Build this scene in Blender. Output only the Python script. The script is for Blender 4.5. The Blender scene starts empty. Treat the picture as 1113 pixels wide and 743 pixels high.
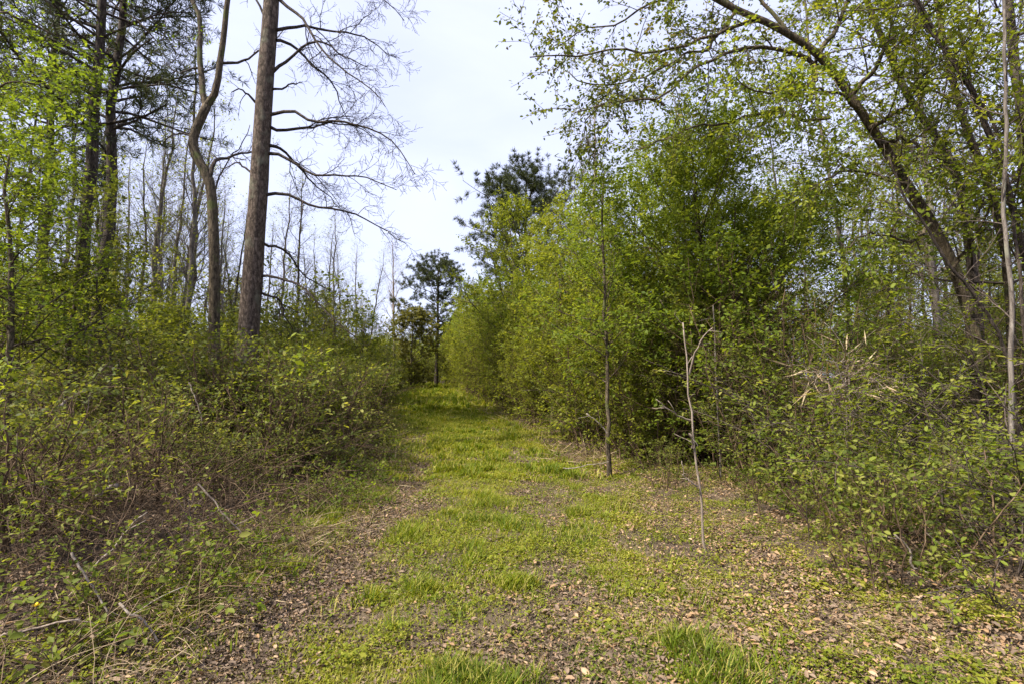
import bpy, math
import numpy as np
from mathutils import Vector

scn = bpy.context.scene
R = math.radians
# ------------------------------------------------------------------ camera
F_PX, W_PX, H_PX, HOR, CAM_H = 560.0, 1113.0, 743.0, 410.0, 1.55
PITCH = math.atan((HOR - H_PX / 2) / F_PX)
cam = bpy.data.cameras.new('camera')
cam.lens = 36.0 * F_PX / W_PX
cam.sensor_width = 36.0
cam.clip_start, cam.clip_end = 0.05, 3000.0
cam_o = bpy.data.objects.new('camera', cam)
cam_o.location = (0, 0, CAM_H)
cam_o.rotation_euler = (R(90) + PITCH, 0, 0)
scn.collection.objects.link(cam_o)
scn.camera = cam_o

# ------------------------------------------------------------------ light
SUN_DIR = np.array([-0.72, -0.36, 0.98]); SUN_DIR /= np.linalg.norm(SUN_DIR)
SUN_EL = math.asin(SUN_DIR[2])
SUN_AZ = math.atan2(SUN_DIR[0], SUN_DIR[1])      # clockwise from +Y
sun = bpy.data.lights.new('sun', 'SUN')
sun.energy = 5.0
sun.angle = R(3.0)
sun.color = (1.0, 0.93, 0.80)
sun_o = bpy.data.objects.new('sun', sun)
sun_o.rotation_euler = Vector(SUN_DIR).to_track_quat('Z', 'Y').to_euler()
scn.collection.objects.link(sun_o)

world = bpy.data.worlds.new('World')
scn.world = world
world.use_nodes = True
wt = world.node_tree
wt.nodes.clear()
wo = wt.nodes.new('ShaderNodeOutputWorld')
bg = wt.nodes.new('ShaderNodeBackground')
bg.inputs['Strength'].default_value = 0.086
sky = wt.nodes.new('ShaderNodeTexSky')
sky.sky_type = 'NISHITA'
sky.sun_disc = False
sky.sun_elevation = SUN_EL
sky.sun_rotation = SUN_AZ
sky.air_density = 1.0
sky.dust_density = 2.2
sky.ozone_density = 1.2
# thin high cloud over the whole sky, denser low down and in faint streaks
tc = wt.nodes.new('ShaderNodeTexCoord')
mp = wt.nodes.new('ShaderNodeMapping')
mp.inputs['Scale'].default_value = (1.6, 3.4, 5.0)
mp.inputs['Rotation'].default_value = (0.0, 0.0, 0.6)
nz = wt.nodes.new('ShaderNodeTexNoise')
nz.inputs['Scale'].default_value = 1.3
nz.inputs['Detail'].default_value = 5.0
nz.inputs['Distortion'].default_value = 0.6
rmp = wt.nodes.new('ShaderNodeMapRange')
rmp.inputs['From Min'].default_value = 0.35
rmp.inputs['From Max'].default_value = 0.75
rmp.inputs['To Min'].default_value = 0.66
rmp.inputs['To Max'].default_value = 0.82
mx = wt.nodes.new('ShaderNodeMix')
mx.data_type = 'RGBA'
mx.inputs['B'].default_value = (5.75, 6.05, 8.2, 1)
wt.links.new(tc.outputs['Generated'], mp.inputs['Vector'])
wt.links.new(mp.outputs['Vector'], nz.inputs['Vector'])
wt.links.new(nz.outputs['Fac'], rmp.inputs['Value'])
wt.links.new(rmp.outputs['Result'], mx.inputs['Factor'])
wt.links.new(sky.outputs['Color'], mx.inputs['A'])
wt.links.new(mx.outputs['Result'], bg.inputs['Color'])
wt.links.new(bg.outputs['Background'], wo.inputs['Surface'])

scn.view_settings.view_transform = 'Standard'
scn.view_settings.look = 'None'
scn.view_settings.exposure = 1.2
scn.view_settings.gamma = 1.0
scn.view_settings.use_curve_mapping = False
cy = scn.cycles
cy.max_bounces = 7
cy.diffuse_bounces = 6
cy.glossy_bounces = 1
cy.transmission_bounces = 3
cy.transparent_max_bounces = 4
cy.caustics_reflective = cy.caustics_refractive = False
cy.use_adaptive_sampling = True
cy.adaptive_threshold = 0.02
cy.use_denoising = True
scn.render.use_persistent_data = False

# ------------------------------------------------------------------ helpers
COL = scn.collection


def unit(v):
    return v / np.maximum(np.linalg.norm(v, axis=-1, keepdims=True), 1e-9)


_tab = np.random.default_rng(5).random((256, 256))


def vnoise(x, y, s=1.0, o=0):
    x = np.asarray(x, float) / s + 17.3 * o + 900
    y = np.asarray(y, float) / s + 31.7 * o + 900
    xi, yi = np.floor(x).astype(int), np.floor(y).astype(int)
    fx, fy = x - xi, y - yi
    fx, fy = fx * fx * (3 - 2 * fx), fy * fy * (3 - 2 * fy)
    g = lambda a, b: _tab[a % 256, b % 256]
    return (g(xi, yi) * (1 - fx) + g(xi + 1, yi) * fx) * (1 - fy) + (g(xi, yi + 1) * (1 - fx) + g(xi + 1, yi + 1) * fx) * fy


def fbm(x, y, s=1.0, o=0):
    return (vnoise(x, y, s, o) + 0.5 * vnoise(x, y, s / 2.1, o + 1) + 0.25 * vnoise(x, y, s / 4.3, o + 2)) / 1.75


def sstep(a, b, x):
    t = np.clip((np.asarray(x, float) - a) / (b - a), 0, 1)
    return t * t * (3 - 2 * t)


PY = np.array([-30, 0, 2.7, 4.8, 9.6, 13, 18, 27, 36, 46, 60, 80, 200])
PX = np.array([-0.6, -0.5, -0.35, -0.12, -0.35, -1.0, -2.3, -3.95, -5.5, -8.5, -15, -26, -90])


def path_x(y):
    y = np.asarray(y, float)
    return (np.interp(y - 1.5, PY, PX) + np.interp(y, PY, PX) * 2 + np.interp(y + 1.5, PY, PX)) / 4


def tz(x, y):
    x = np.asarray(x, float); y = np.asarray(y, float)
    u = x - path_x(y)
    z = 0.035 * np.clip(y - 10, 0, 28) - 0.02 * np.clip(y - 42, 0, 30)
    z = z + 0.07 * (fbm(x, y, 1.7, 3) - 0.5) + 0.03 * (fbm(x, y, 0.45, 6) - 0.5)
    z = z - 0.05 * np.exp(-((u + 1.2) / 0.28) ** 2) - 0.035 * np.exp(-((u - 0.6) / 0.28) ** 2)
    z = z + 0.22 * sstep(-2.0, -4.0, u) * (0.6 + 0.8 * fbm(x, y, 3.0, 9)) + 0.12 * sstep(1.8, 3.2, u)
    z = z + 1.2 * (fbm(x, y, 26, 11) - 0.5) * sstep(10, 40, np.abs(u))
    return z


def gz(x, y):
    return float(tz(x, y))


CP, SP = math.cos(PITCH), math.sin(PITCH)


def at(px, py, D):
    """the place that stands D metres in front at this direction"""
    a = (px - W_PX / 2) / F_PX
    b = -(py - H_PX / 2) / F_PX
    v = np.array([a, CP - b * SP, SP + b * CP])
    v = v * (D / v[1])
    return v + np.array([0, 0, CAM_H])


def gx(px, D):
    return float(at(px, HOR, D)[0])


# ------------------------------------------------------------------ materials
def new_mat(name):
    m = bpy.data.materials.new(name)
    m.use_nodes = True
    nt = m.node_tree
    nt.nodes.clear()
    return m, nt, nt.nodes.new('ShaderNodeOutputMaterial')


def ramp(nt, stops):
    r = nt.nodes.new('ShaderNodeValToRGB')
    e = r.color_ramp.elements
    while len(e) < len(stops):
        e.new(0.5)
    for i, (p, c) in enumerate(stops):
        e[i].position = p
        e[i].color = (*c, 1)
    return r


def leaf_mat(name, cols, transl=0.4, rough=0.55, spec=0.14):
    """leaf colours run from cols[0] to cols[-1] with each leaf's own tone"""
    m, nt, out = new_mat(name)
    at_ = nt.nodes.new('ShaderNodeAttribute'); at_.attribute_name = 'tone'
    oi = nt.nodes.new('ShaderNodeObjectInfo')
    ad = nt.nodes.new('ShaderNodeMath'); ad.operation = 'MULTIPLY_ADD'
    ad.inputs[1].default_value = 0.24
    ad.inputs[2].default_value = -0.12
    nt.links.new(oi.outputs['Random'], ad.inputs[0])
    sm = nt.nodes.new('ShaderNodeMath'); sm.operation = 'ADD'; sm.use_clamp = True
    nt.links.new(at_.outputs['Fac'], sm.inputs[0]); nt.links.new(ad.outputs[0], sm.inputs[1])
    cols = [tuple(c * 1.15 for c in k) for k in cols]
    n = len(cols)
    rp = ramp(nt, [(i / (n - 1), c) for i, c in enumerate(cols)])
    nt.links.new(sm.outputs[0], rp.inputs['Fac'])
    p = nt.nodes.new('ShaderNodeBsdfPrincipled')
    p.inputs['Roughness'].default_value = rough
    p.inputs['Specular IOR Level'].default_value = spec
    nt.links.new(rp.outputs['Color'], p.inputs['Base Color'])
    if transl > 0:
        t = nt.nodes.new('ShaderNodeBsdfTranslucent')
        hs = nt.nodes.new('ShaderNodeMix'); hs.data_type = 'RGBA'; hs.blend_type = 'MULTIPLY'
        hs.inputs['Factor'].default_value = 1.0
        hs.inputs['B'].default_value = (1.45, 1.35, 0.55, 1)
        nt.links.new(rp.outputs['Color'], hs.inputs['A'])
        nt.links.new(hs.outputs['Result'], t.inputs['Color'])
        mix = nt.nodes.new('ShaderNodeMixShader')
        mix.inputs['Fac'].default_value = transl
        nt.links.new(p.outputs[0], mix.inputs[1]); nt.links.new(t.outputs[0], mix.inputs[2])
        nt.links.new(mix.outputs[0], out.inputs['Surface'])
    else:
        nt.links.new(p.outputs[0], out.inputs['Surface'])
    return m


def bark_mat(name, c0, c1, c2, scale=9.0, stretch=0.28, bump=0.6, lichen=None):
    m, nt, out = new_mat(name)
    tcn = nt.nodes.new('ShaderNodeTexCoord')
    mpn = nt.nodes.new('ShaderNodeMapping')
    mpn.inputs['Scale'].default_value = (1, 1, stretch)
    nt.links.new(tcn.outputs['Object'], mpn.inputs['Vector'])
    n1 = nt.nodes.new('ShaderNodeTexNoise'); n1.inputs['Scale'].default_value = scale * 1.6; n1.inputs['Detail'].default_value = 7
    n1.inputs['Roughness'].default_value = 0.7
    nt.links.new(mpn.outputs['Vector'], n1.inputs['Vector'])
    wv = nt.nodes.new('ShaderNodeVectorMath'); wv.operation = 'MULTIPLY_ADD'
    wv.inputs[1].default_value = (0.16, 0.16, 0.16)
    nt.links.new(n1.outputs['Color'], wv.inputs[0]); nt.links.new(mpn.outputs['Vector'], wv.inputs[2])
    v = nt.nodes.new('ShaderNodeTexVoronoi'); v.feature = 'DISTANCE_TO_EDGE'
    v.inputs['Scale'].default_value = scale * 1.5
    nt.links.new(wv.outputs[0], v.inputs['Vector'])
    mr = nt.nodes.new('ShaderNodeMapRange'); mr.inputs['From Max'].default_value = 0.16; mr.inputs['To Min'].default_value = -0.15; mr.inputs['To Max'].default_value = 0.04
    nt.links.new(v.outputs['Distance'], mr.inputs['Value'])
    md = nt.nodes.new('ShaderNodeMath'); md.operation = 'ADD'
    nt.links.new(mr.outputs[0], md.inputs[0]); nt.links.new(n1.outputs['Fac'], md.inputs[1])
    rp = ramp(nt, [(0.28, c0), (0.5, c1), (0.72, c2)])
    nt.links.new(md.outputs[0], rp.inputs['Fac'])
    p = nt.nodes.new('ShaderNodeBsdfPrincipled'); p.inputs['Roughness'].default_value = 0.9
    p.inputs['Specular IOR Level'].default_value = 0.15
    col = rp.outputs['Color']
    if lichen:
        n2 = nt.nodes.new('ShaderNodeTexNoise'); n2.inputs['Scale'].default_value = 3.1; n2.inputs['Detail'].default_value = 5
        nt.links.new(tcn.outputs['Object'], n2.inputs['Vector'])
        r2 = ramp(nt, [(0.55, (0, 0, 0)), (0.68, (0.75, 0.75, 0.75))])
        nt.links.new(n2.outputs['Fac'], r2.inputs['Fac'])
        mxn = nt.nodes.new('ShaderNodeMix'); mxn.data_type = 'RGBA'
        mxn.inputs['B'].default_value = (*lichen, 1)
        nt.links.new(r2.outputs['Color'], mxn.inputs['Factor']); nt.links.new(col, mxn.inputs['A'])
        col = mxn.outputs['Result']
    nt.links.new(col, p.inputs['Base Color'])
    if bump:
        b = nt.nodes.new('ShaderNodeBump'); b.inputs['Strength'].default_value = bump; b.inputs['Distance'].default_value = 0.03
        nt.links.new(md.outputs[0], b.inputs['Height']); nt.links.new(b.outputs['Normal'], p.inputs['Normal'])
    nt.links.new(p.outputs[0], out.inputs['Surface'])
    return m


def soil_mat(name, cols, scale=6.0, fine=45.0):
    m, nt, out = new_mat(name)
    tcn = nt.nodes.new('ShaderNodeTexCoord')
    a = nt.nodes.new('ShaderNodeTexNoise'); a.inputs['Scale'].default_value = scale * 0.12; a.inputs['Detail'].default_value = 8
    b = nt.nodes.new('ShaderNodeTexNoise'); b.inputs['Scale'].default_value = fine; b.inputs['Detail'].default_value = 6
    b.inputs['Roughness'].default_value = 0.7
    v = nt.nodes.new('ShaderNodeTexVoronoi'); v.inputs['Scale'].default_value = 22
    for n in (a, b, v):
        nt.links.new(tcn.outputs['Object'], n.inputs['Vector'])
    s = nt.nodes.new('ShaderNodeMix'); s.data_type = 'FLOAT'; s.inputs['Factor'].default_value = 0.55
    nt.links.new(a.outputs['Fac'], s.inputs['A']); nt.links.new(b.outputs['Fac'], s.inputs['B'])
    rp = ramp(nt, [(0.3 + 0.4 * i / (len(cols) - 1), c) for i, c in enumerate(cols)])
    nt.links.new(s.outputs['Result'], rp.inputs['Fac'])
    p = nt.nodes.new('ShaderNodeBsdfPrincipled'); p.inputs['Roughness'].default_value = 0.95
    p.inputs['Specular IOR Level'].default_value = 0.1
    nt.links.new(rp.outputs['Color'], p.inputs['Base Color'])
    bp = nt.nodes.new('ShaderNodeBump'); bp.inputs['Strength'].default_value = 0.9; bp.inputs['Distance'].default_value = 0.03
    nt.links.new(b.outputs['Fac'], bp.inputs['Height']); nt.links.new(bp.outputs['Normal'], p.inputs['Normal'])
    nt.links.new(p.outputs[0], out.inputs['Surface'])
    return m


M = dict(
    pine_bark=bark_mat('pine bark', (0.035, 0.026, 0.02), (0.10, 0.075, 0.058), (0.22, 0.17, 0.135), 11, 0.42, 1.0, (0.17, 0.17, 0.12)),
    dark_bark=bark_mat('dark bark', (0.02, 0.016, 0.013), (0.06, 0.047, 0.038), (0.12, 0.095, 0.075), 11, 0.25, 0.7),
    brown_bark=bark_mat('brown bark', (0.03, 0.024, 0.016), (0.10, 0.078, 0.052), (0.19, 0.148, 0.10), 12, 0.3, 0.9, (0.10, 0.12, 0.035)),
    grey_bark=bark_mat('grey bark', (0.06, 0.05, 0.043), (0.14, 0.118, 0.10), (0.25, 0.22, 0.19), 14, 0.2, 0.4, (0.18, 0.18, 0.13)),
    pale_bark=bark_mat('pale bark', (0.12, 0.095, 0.075), (0.24, 0.19, 0.15), (0.36, 0.30, 0.245), 16, 0.2, 0.3),
    twig=bark_mat('twig bark', (0.035, 0.027, 0.022), (0.085, 0.065, 0.054), (0.15, 0.12, 0.10), 20, 0.3, 0.0),
    cane=bark_mat('bramble cane', (0.04, 0.025, 0.015), (0.10, 0.066, 0.041), (0.20, 0.142, 0.09), 7, 0.4, 0.0),
    dead_wood=bark_mat('dead wood', (0.11, 0.09, 0.072), (0.24, 0.20, 0.165), (0.38, 0.33, 0.28), 12, 0.2, 0.3),
    fresh=leaf_mat('fresh green leaf', [(0.055, 0.085, 0.012), (0.105, 0.15, 0.018), (0.17, 0.21, 0.03)], 0.55),
    yellow=leaf_mat('yellow green leaf', [(0.075, 0.095, 0.014), (0.135, 0.162, 0.02), (0.215, 0.228, 0.034)], 0.55),
    bright=leaf_mat('bright new leaf', [(0.085, 0.125, 0.016), (0.15, 0.19, 0.024), (0.24, 0.26, 0.045)], 0.5),
    olive=leaf_mat('olive leaf', [(0.04, 0.05, 0.012), (0.085, 0.103, 0.02), (0.145, 0.158, 0.034)], 0.48),
    thicket=leaf_mat('thicket leaf', [(0.04, 0.058, 0.010), (0.09, 0.118, 0.017), (0.16, 0.185, 0.03), (0.24, 0.235, 0.06)], 0.48),
    oak=leaf_mat('small oak leaf', [(0.045, 0.055, 0.018), (0.075, 0.098, 0.022), (0.12, 0.145, 0.025), (0.15, 0.12, 0.04)], 0.4),
    needle=leaf_mat('pine needle', [(0.022, 0.03, 0.014), (0.048, 0.06, 0.025), (0.085, 0.10, 0.035)], 0.2),
    cedar=leaf_mat('cedar spray', [(0.06, 0.06, 0.018), (0.115, 0.112, 0.03), (0.17, 0.16, 0.045)], 0.4),
    brownleaf=leaf_mat('bronze leaf', [(0.10, 0.085, 0.02), (0.15, 0.138, 0.022), (0.20, 0.19, 0.03)], 0.45),
    straw=leaf_mat('dry straw', [(0.15, 0.105, 0.065), (0.27, 0.20, 0.125), (0.42, 0.34, 0.22)], 0.2),
    litter=leaf_mat('dead leaf', [(0.03, 0.021, 0.014), (0.09, 0.063, 0.044), (0.18, 0.13, 0.093), (0.24, 0.145, 0.072), (0.36, 0.25, 0.16)], 0.12, 0.7, 0.2),
    grass=leaf_mat('grass blade', [(0.05, 0.085, 0.008), (0.115, 0.155, 0.010), (0.20, 0.22, 0.016), (0.33, 0.29, 0.08)], 0.45),
    weed=leaf_mat('weed leaf', [(0.05, 0.075, 0.010), (0.11, 0.14, 0.014), (0.20, 0.21, 0.022), (0.30, 0.26, 0.06)], 0.4),
    soil=soil_mat('forest soil', [(0.035, 0.026, 0.019), (0.085, 0.062, 0.045), (0.16, 0.12, 0.09)]),
    track=soil_mat('track soil', [(0.05, 0.04, 0.024), (0.12, 0.092, 0.06), (0.21, 0.165, 0.12)]),
    petal=leaf_mat('yellow petal', [(0.5, 0.33, 0.01), (0.6, 0.42, 0.02)], 0.2),
)


# ------------------------------------------------------------------ mesh building
def mesh_from(name, V, quads=None, tris=None, mat=None, tone=None, smooth=False):
    me = bpy.data.meshes.new(name)
    nq = 0 if quads is None else len(quads)
    ntr = 0 if tris is None else len(tris)
    me.vertices.add(len(V))
    me.vertices.foreach_set('co', np.ascontiguousarray(V, np.float32).ravel())
    idx, st = [], []
    if nq:
        idx.append(np.asarray(quads, np.int32).ravel()); st.append(np.arange(nq) * 4)
    if ntr:
        idx.append(np.asarray(tris, np.int32).ravel()); st.append(nq * 4 + np.arange(ntr) * 3)
    idx = np.concatenate(idx); st = np.concatenate(st).astype(np.int32)
    me.loops.add(len(idx))
    me.loops.foreach_set('vertex_index', idx)
    me.polygons.add(nq + ntr)
    me.polygons.foreach_set('loop_start', st)
    if smooth:
        me.polygons.foreach_set('use_smooth', np.ones(nq + ntr, bool))
    if tone is not None:
        a = me.attributes.new('tone', 'FLOAT', 'POINT')
        a.data.foreach_set('value', np.ascontiguousarray(tone, np.float32))
    me.update(calc_edges=True)
    if mat is not None:
        me.materials.append(mat)
    return me


def obj(name, me, parent=None):
    o = bpy.data.objects.new(name, me)
    COL.objects.link(o)
    if parent is not None:
        o.parent = parent
    return o


def thing(name, label, cat, loc, rz=0.0, group=None):
    o = bpy.data.objects.new(name, None)
    o.empty_display_size = 0.2
    COL.objects.link(o)
    o.location = loc
    o.rotation_euler = (0, 0, rz)
    o['label'] = label
    o['category'] = cat
    if group:
        o['group'] = group
    return o


def tag(o, label, cat, group=None):
    o['label'] = label; o['category'] = cat
    if group:
        o['group'] = group
    return o


def dup(root, loc, rz=0.0, sc=1.0, tilt=(0, 0)):
    r = root.copy(); COL.objects.link(r)
    r.location = loc; r.rotation_euler = (tilt[0], tilt[1], rz)
    r.scale = (sc, sc, sc) if np.isscalar(sc) else sc
    for ch in list(root.children):
        c = ch.copy(); COL.objects.link(c); c.parent = r
        for g in list(ch.children):
            d = g.copy(); COL.objects.link(d); d.parent = c
    return r


def tubes_mesh(name, batches, mat, rough=0.0, rng=None):
    """batches: list of (pts (B,n,3), rad (B,n), sides)"""
    VV, QQ, TT, off = [], [], [], 0
    for P, Rd, s in batches:
        B, n, _ = P.shape
        if B == 0:
            continue
        T = unit(np.gradient(P, axis=1))
        mean = unit(P[:, -1] - P[:, 0])
        ref = np.where(np.abs(mean[:, 2:3]) > 0.8, np.array([[1.0, 0, 0]]), np.array([[0, 0, 1.0]]))[:, None, :]
        X = unit(np.cross(T, np.broadcast_to(ref, T.shape)))
        Y = np.cross(T, X)
        an = np.arange(s) * 2 * math.pi / s
        ring = X[:, :, None, :] * np.cos(an)[None, None, :, None] + Y[:, :, None, :] * np.sin(an)[None, None, :, None]
        rr = Rd[:, :, None, None]
        if rough and rng is not None and s > 5:
            rr = rr * (1 + rough * rng.standard_normal((B, n, s, 1)))
        V = P[:, :, None, :] + ring * rr
        VV.append(V.reshape(-1, 3))
        b = np.arange(B)[:, None, None] * (n * s)
        i = np.arange(n - 1)[None, :, None] * s
        k = np.arange(s)[None, None, :]
        k2 = (k + 1) % s
        q = np.stack([b + i + k, b + i + k2, b + i + s + k2, b + i + s + k], -1).reshape(-1, 4)
        QQ.append(q + off)
        # end caps
        kk = np.arange(1, s - 1)
        last = (np.arange(B)[:, None] * n * s + (n - 1) * s)
        TT.append(np.stack([np.broadcast_to(last, (B, s - 2)), last + kk, last + kk + 1], -1).reshape(-1, 3) + off)
        off += V.size // 3
    return mesh_from(name, np.concatenate(VV), np.concatenate(QQ), np.concatenate(TT), mat, smooth=True)


def leaves_geo(P, D, L, ratio, tone, rng, fold=0.25, upn=0.8, hexa=False, N=None):
    P = np.asarray(P, float); n = len(P)
    D = unit(D)
    if N is None:
        N = rng.standard_normal((n, 3)); N[:, 2] = np.abs(N[:, 2]) + upn
    S = unit(np.cross(D, N)); N = unit(np.cross(S, D))
    L = np.broadcast_to(np.asarray(L, float), (n,))[:, None]
    w = L * ratio * 0.5
    if not hexa:
        a = P
        b = P + D * L * 0.45 + S * w + N * w * fold
        c = P + D * L
        d = P + D * L * 0.45 - S * w + N * w * fold
        V = np.stack([a, b, c, d], 1).reshape(-1, 3)
        q = np.arange(n * 4).reshape(n, 4)
        return V, q, np.repeat(tone, 4)
    curl = N * L * 0.12
    V = np.stack([P,
                  P + D * L * 0.28 + S * w * 0.85 + N * w * fold,
                  P + D * L * 0.66 + S * w * 0.9 + N * w * fold - curl * 0.4,
                  P + D * L - curl,
                  P + D * L * 0.66 - S * w * 0.9 + N * w * fold - curl * 0.4,
                  P + D * L * 0.28 - S * w * 0.85 + N * w * fold], 1).reshape(-1, 3)
    o = np.arange(n)[:, None] * 6
    q = np.concatenate([o + np.array([[0, 1, 2, 3]]), o + np.array([[0, 3, 4, 5]])])
    return V, q, np.repeat(tone, 6)


def grow(p0, d0, L, r0, n, wander, up, taper, rng):
    B = len(p0)
    d = unit(np.asarray(d0, float)); p = np.asarray(p0, float)
    L = np.broadcast_to(np.asarray(L, float), (B,)); r0 = np.broadcast_to(np.asarray(r0, float), (B,))
    pts = [p]
    for i in range(n - 1):
        d = unit(d + wander * rng.standard_normal((B, 3)) + np.array([0, 0, up]))
        p = p + d * (L / (n - 1))[:, None]
        pts.append(p)
    t = np.linspace(0, 1, n)[None, :]
    return np.stack(pts, 1), r0[:, None] * (1 - t * (1 - taper))


def along(P, Rd, t):
    """points, tangents, radii at parameters t (B,K)"""
    B, n, _ = P.shape
    f = np.clip(t, 0, 0.9999) * (n - 1)
    i = f.astype(int); w = (f - i)[..., None]
    bi = np.arange(B)[:, None]
    a, b = P[bi, i], P[bi, i + 1]
    return a * (1 - w) + b * w, unit(b - a), Rd[bi, i] * (1 - w[..., 0]) + Rd[bi, i + 1] * w[..., 0]


def spawn(P, Rd, lv, rng):
    B = len(P); K = lv['K']
    t0, t1 = lv.get('t', (0.25, 1.0))
    t = t0 + (t1 - t0) * (np.arange(K)[None, :] + rng.random((B, K))) / K
    p, T, r = along(P, Rd, t)
    ang = R(1) * (lv['ang'] + lv.get('angsd', 12) * rng.standard_normal((B, K)))[..., None]
    az = (np.arange(K)[None, :] * 2.399 + rng.random((B, 1)) * 6.28 + 0.5 * rng.standard_normal((B, K)))
    ref = np.where(np.abs(T[..., 2:3]) > 0.85, np.array([1.0, 0, 0]), np.array([0, 0, 1.0]))
    X = unit(np.cross(T, ref)); Y = np.cross(T, X)
    fl = lv.get('flat', 0.0)           # 1 = side shoots only in the horizontal plane of a lying branch
    s_, c_ = np.sin(az), np.cos(az)
    c_ = np.sign(c_) * np.abs(c_) ** (1 - 0.8 * fl) if fl else c_
    perp = X * c_[..., None] + Y * (s_ * (1 - fl))[..., None]
    perp = unit(perp)
    d = np.cos(ang) * T + np.sin(ang) * perp
    u = (t - t0) / max(t1 - t0, 1e-6)
    prof = {'cone': 1 - 0.85 * u, 'round': 0.35 + 1.0 * np.sin(np.clip(u * 0.9 + 0.12, 0, 1) * math.pi), 'flat': 1 - 0.35 * u,
            'up': 0.5 + 0.6 * u, 'vase': np.sqrt(np.clip(u, 0, 1)) * (1.15 - 0.6 * u) + 0.25}[lv.get('prof', 'flat')]
    L = lv['L'] * prof * (1 + lv.get('Lsd', 0.25) * rng.standard_normal((B, K)))
    L = np.maximum(L, lv['L'] * 0.15)
    r = np.minimum(r * lv.get('rr', 0.55), lv.get('rmax', 9))
    keep = rng.random((B, K)) < lv.get('keep', 1.0)
    p, d, L, r = p[keep], d[keep], L[keep], r[keep]
    return grow(p, d, L, r, lv.get('n', 5), lv.get('wander', 0.12), lv.get('up', 0.05), lv.get('taper', 0.35), rng)


def leaf_batch(tips, sp, rng):
    """leaves along each twig of tips [(P, Rd)]"""
    PP, DD, TT = [], [], []
    for P, Rd in tips:
        if not len(P):
            continue
        K = sp['per']; B = len(P)
        t = sp.get('t0', 0.15) + (1 - sp.get('t0', 0.15)) * (np.arange(K)[None, :] + rng.random((B, K))) / K
        p, T, r = along(P, Rd, t)
        q = rng.standard_normal((B, K, 3)); q[..., 2] *= sp.get('zs', 0.5)
        d = unit(T * sp.get('fwd', 0.6) + unit(q) + np.array([0, 0, sp.get('droop', -0.1)]))
        p = p + rng.standard_normal((B, K, 3)) * sp.get('spread', 0.02)
        tw = rng.standard_normal((B, 1)) * sp.get('twigtone', 0.16)
        tone = np.clip(sp.get('tone', 0.5) + tw + rng.standard_normal((B, K)) * sp.get('tonesd', 0.16), 0, 1)
        keep = rng.random((B, K)) < sp.get('keep', 1.0)
        if sp.get('clump', 0) > 0:
            keep &= (rng.random((B, 1)) > sp['clump'])
        PP.append(p[keep]); DD.append(d[keep]); TT.append(tone[keep])
    P = np.concatenate(PP); D = np.concatenate(DD); T = np.concatenate(TT)
    L = sp['size'] * np.clip(1 + 0.28 * rng.standard_normal(len(P)), 0.45, 1.7)
    return leaves_geo(P, D, L, sp.get('ratio', 0.5), T, rng, sp.get('fold', 0.25), sp.get('upn', 0.8), sp.get('hexa', False))


def needles_batch(tips, sp, rng):
    """tufts of needles at the twig ends"""
    PP, DD, TT = [], [], []
    for P, Rd in tips:
        if not len(P):
            continue
        B = len(P); K = sp['tufts']; m = sp['per']
        t = 1 - (1 - sp.get('t0', 0.3)) * (np.arange(K)[None, :] + rng.random((B, K)) * 0.8) / K
        p, T, r = along(P, Rd, t)
        q = unit(rng.standard_normal((B, K, m, 3)))
        d = unit(q + T[:, :, None, :] * sp.get('fwd', 0.7) + np.array([0, 0, 0.25]))
        tone = np.clip(sp.get('tone', 0.45) + 0.15 * rng.standard_normal((B, K, 1)) + 0.12 * rng.standard_normal((B, K, m)), 0, 1)
        pp = np.broadcast_to(p[:, :, None, :], d.shape)
        PP.append(pp.reshape(-1, 3)); DD.append(d.reshape(-1, 3)); TT.append(tone.ravel())
    P = np.concatenate(PP); D = np.concatenate(DD); T = np.concatenate(TT)
    L = sp['size'] * np.clip(1 + 0.2 * rng.standard_normal(len(P)), 0.5, 1.5)
    return leaves_geo(P, D, L, sp.get('ratio', 0.08), T, rng, 0.0, 0.3)


def smooth_line(pts, n):
    pts = np.asarray(pts, float)
    s = np.concatenate([[0], np.cumsum(np.linalg.norm(np.diff(pts, axis=0), axis=1))])
    P = np.vstack([2 * pts[0] - pts[1], pts, 2 * pts[-1] - pts[-2]])
    out = []
    for v in np.linspace(0, s[-1], n):
        i = min(np.searchsorted(s, v, 'right') - 1, len(pts) - 2); i = max(i, 0)
        t = (v - s[i]) / max(s[i + 1] - s[i], 1e-9)
        a, b, c, d = P[i], P[i + 1], P[i + 2], P[i + 3]
        out.append(0.5 * (2 * b + (c - a) * t + (2 * a - 5 * b + 4 * c - d) * t * t + (3 * b - a - 3 * c + d) * t ** 3))
    return np.array(out)


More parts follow.
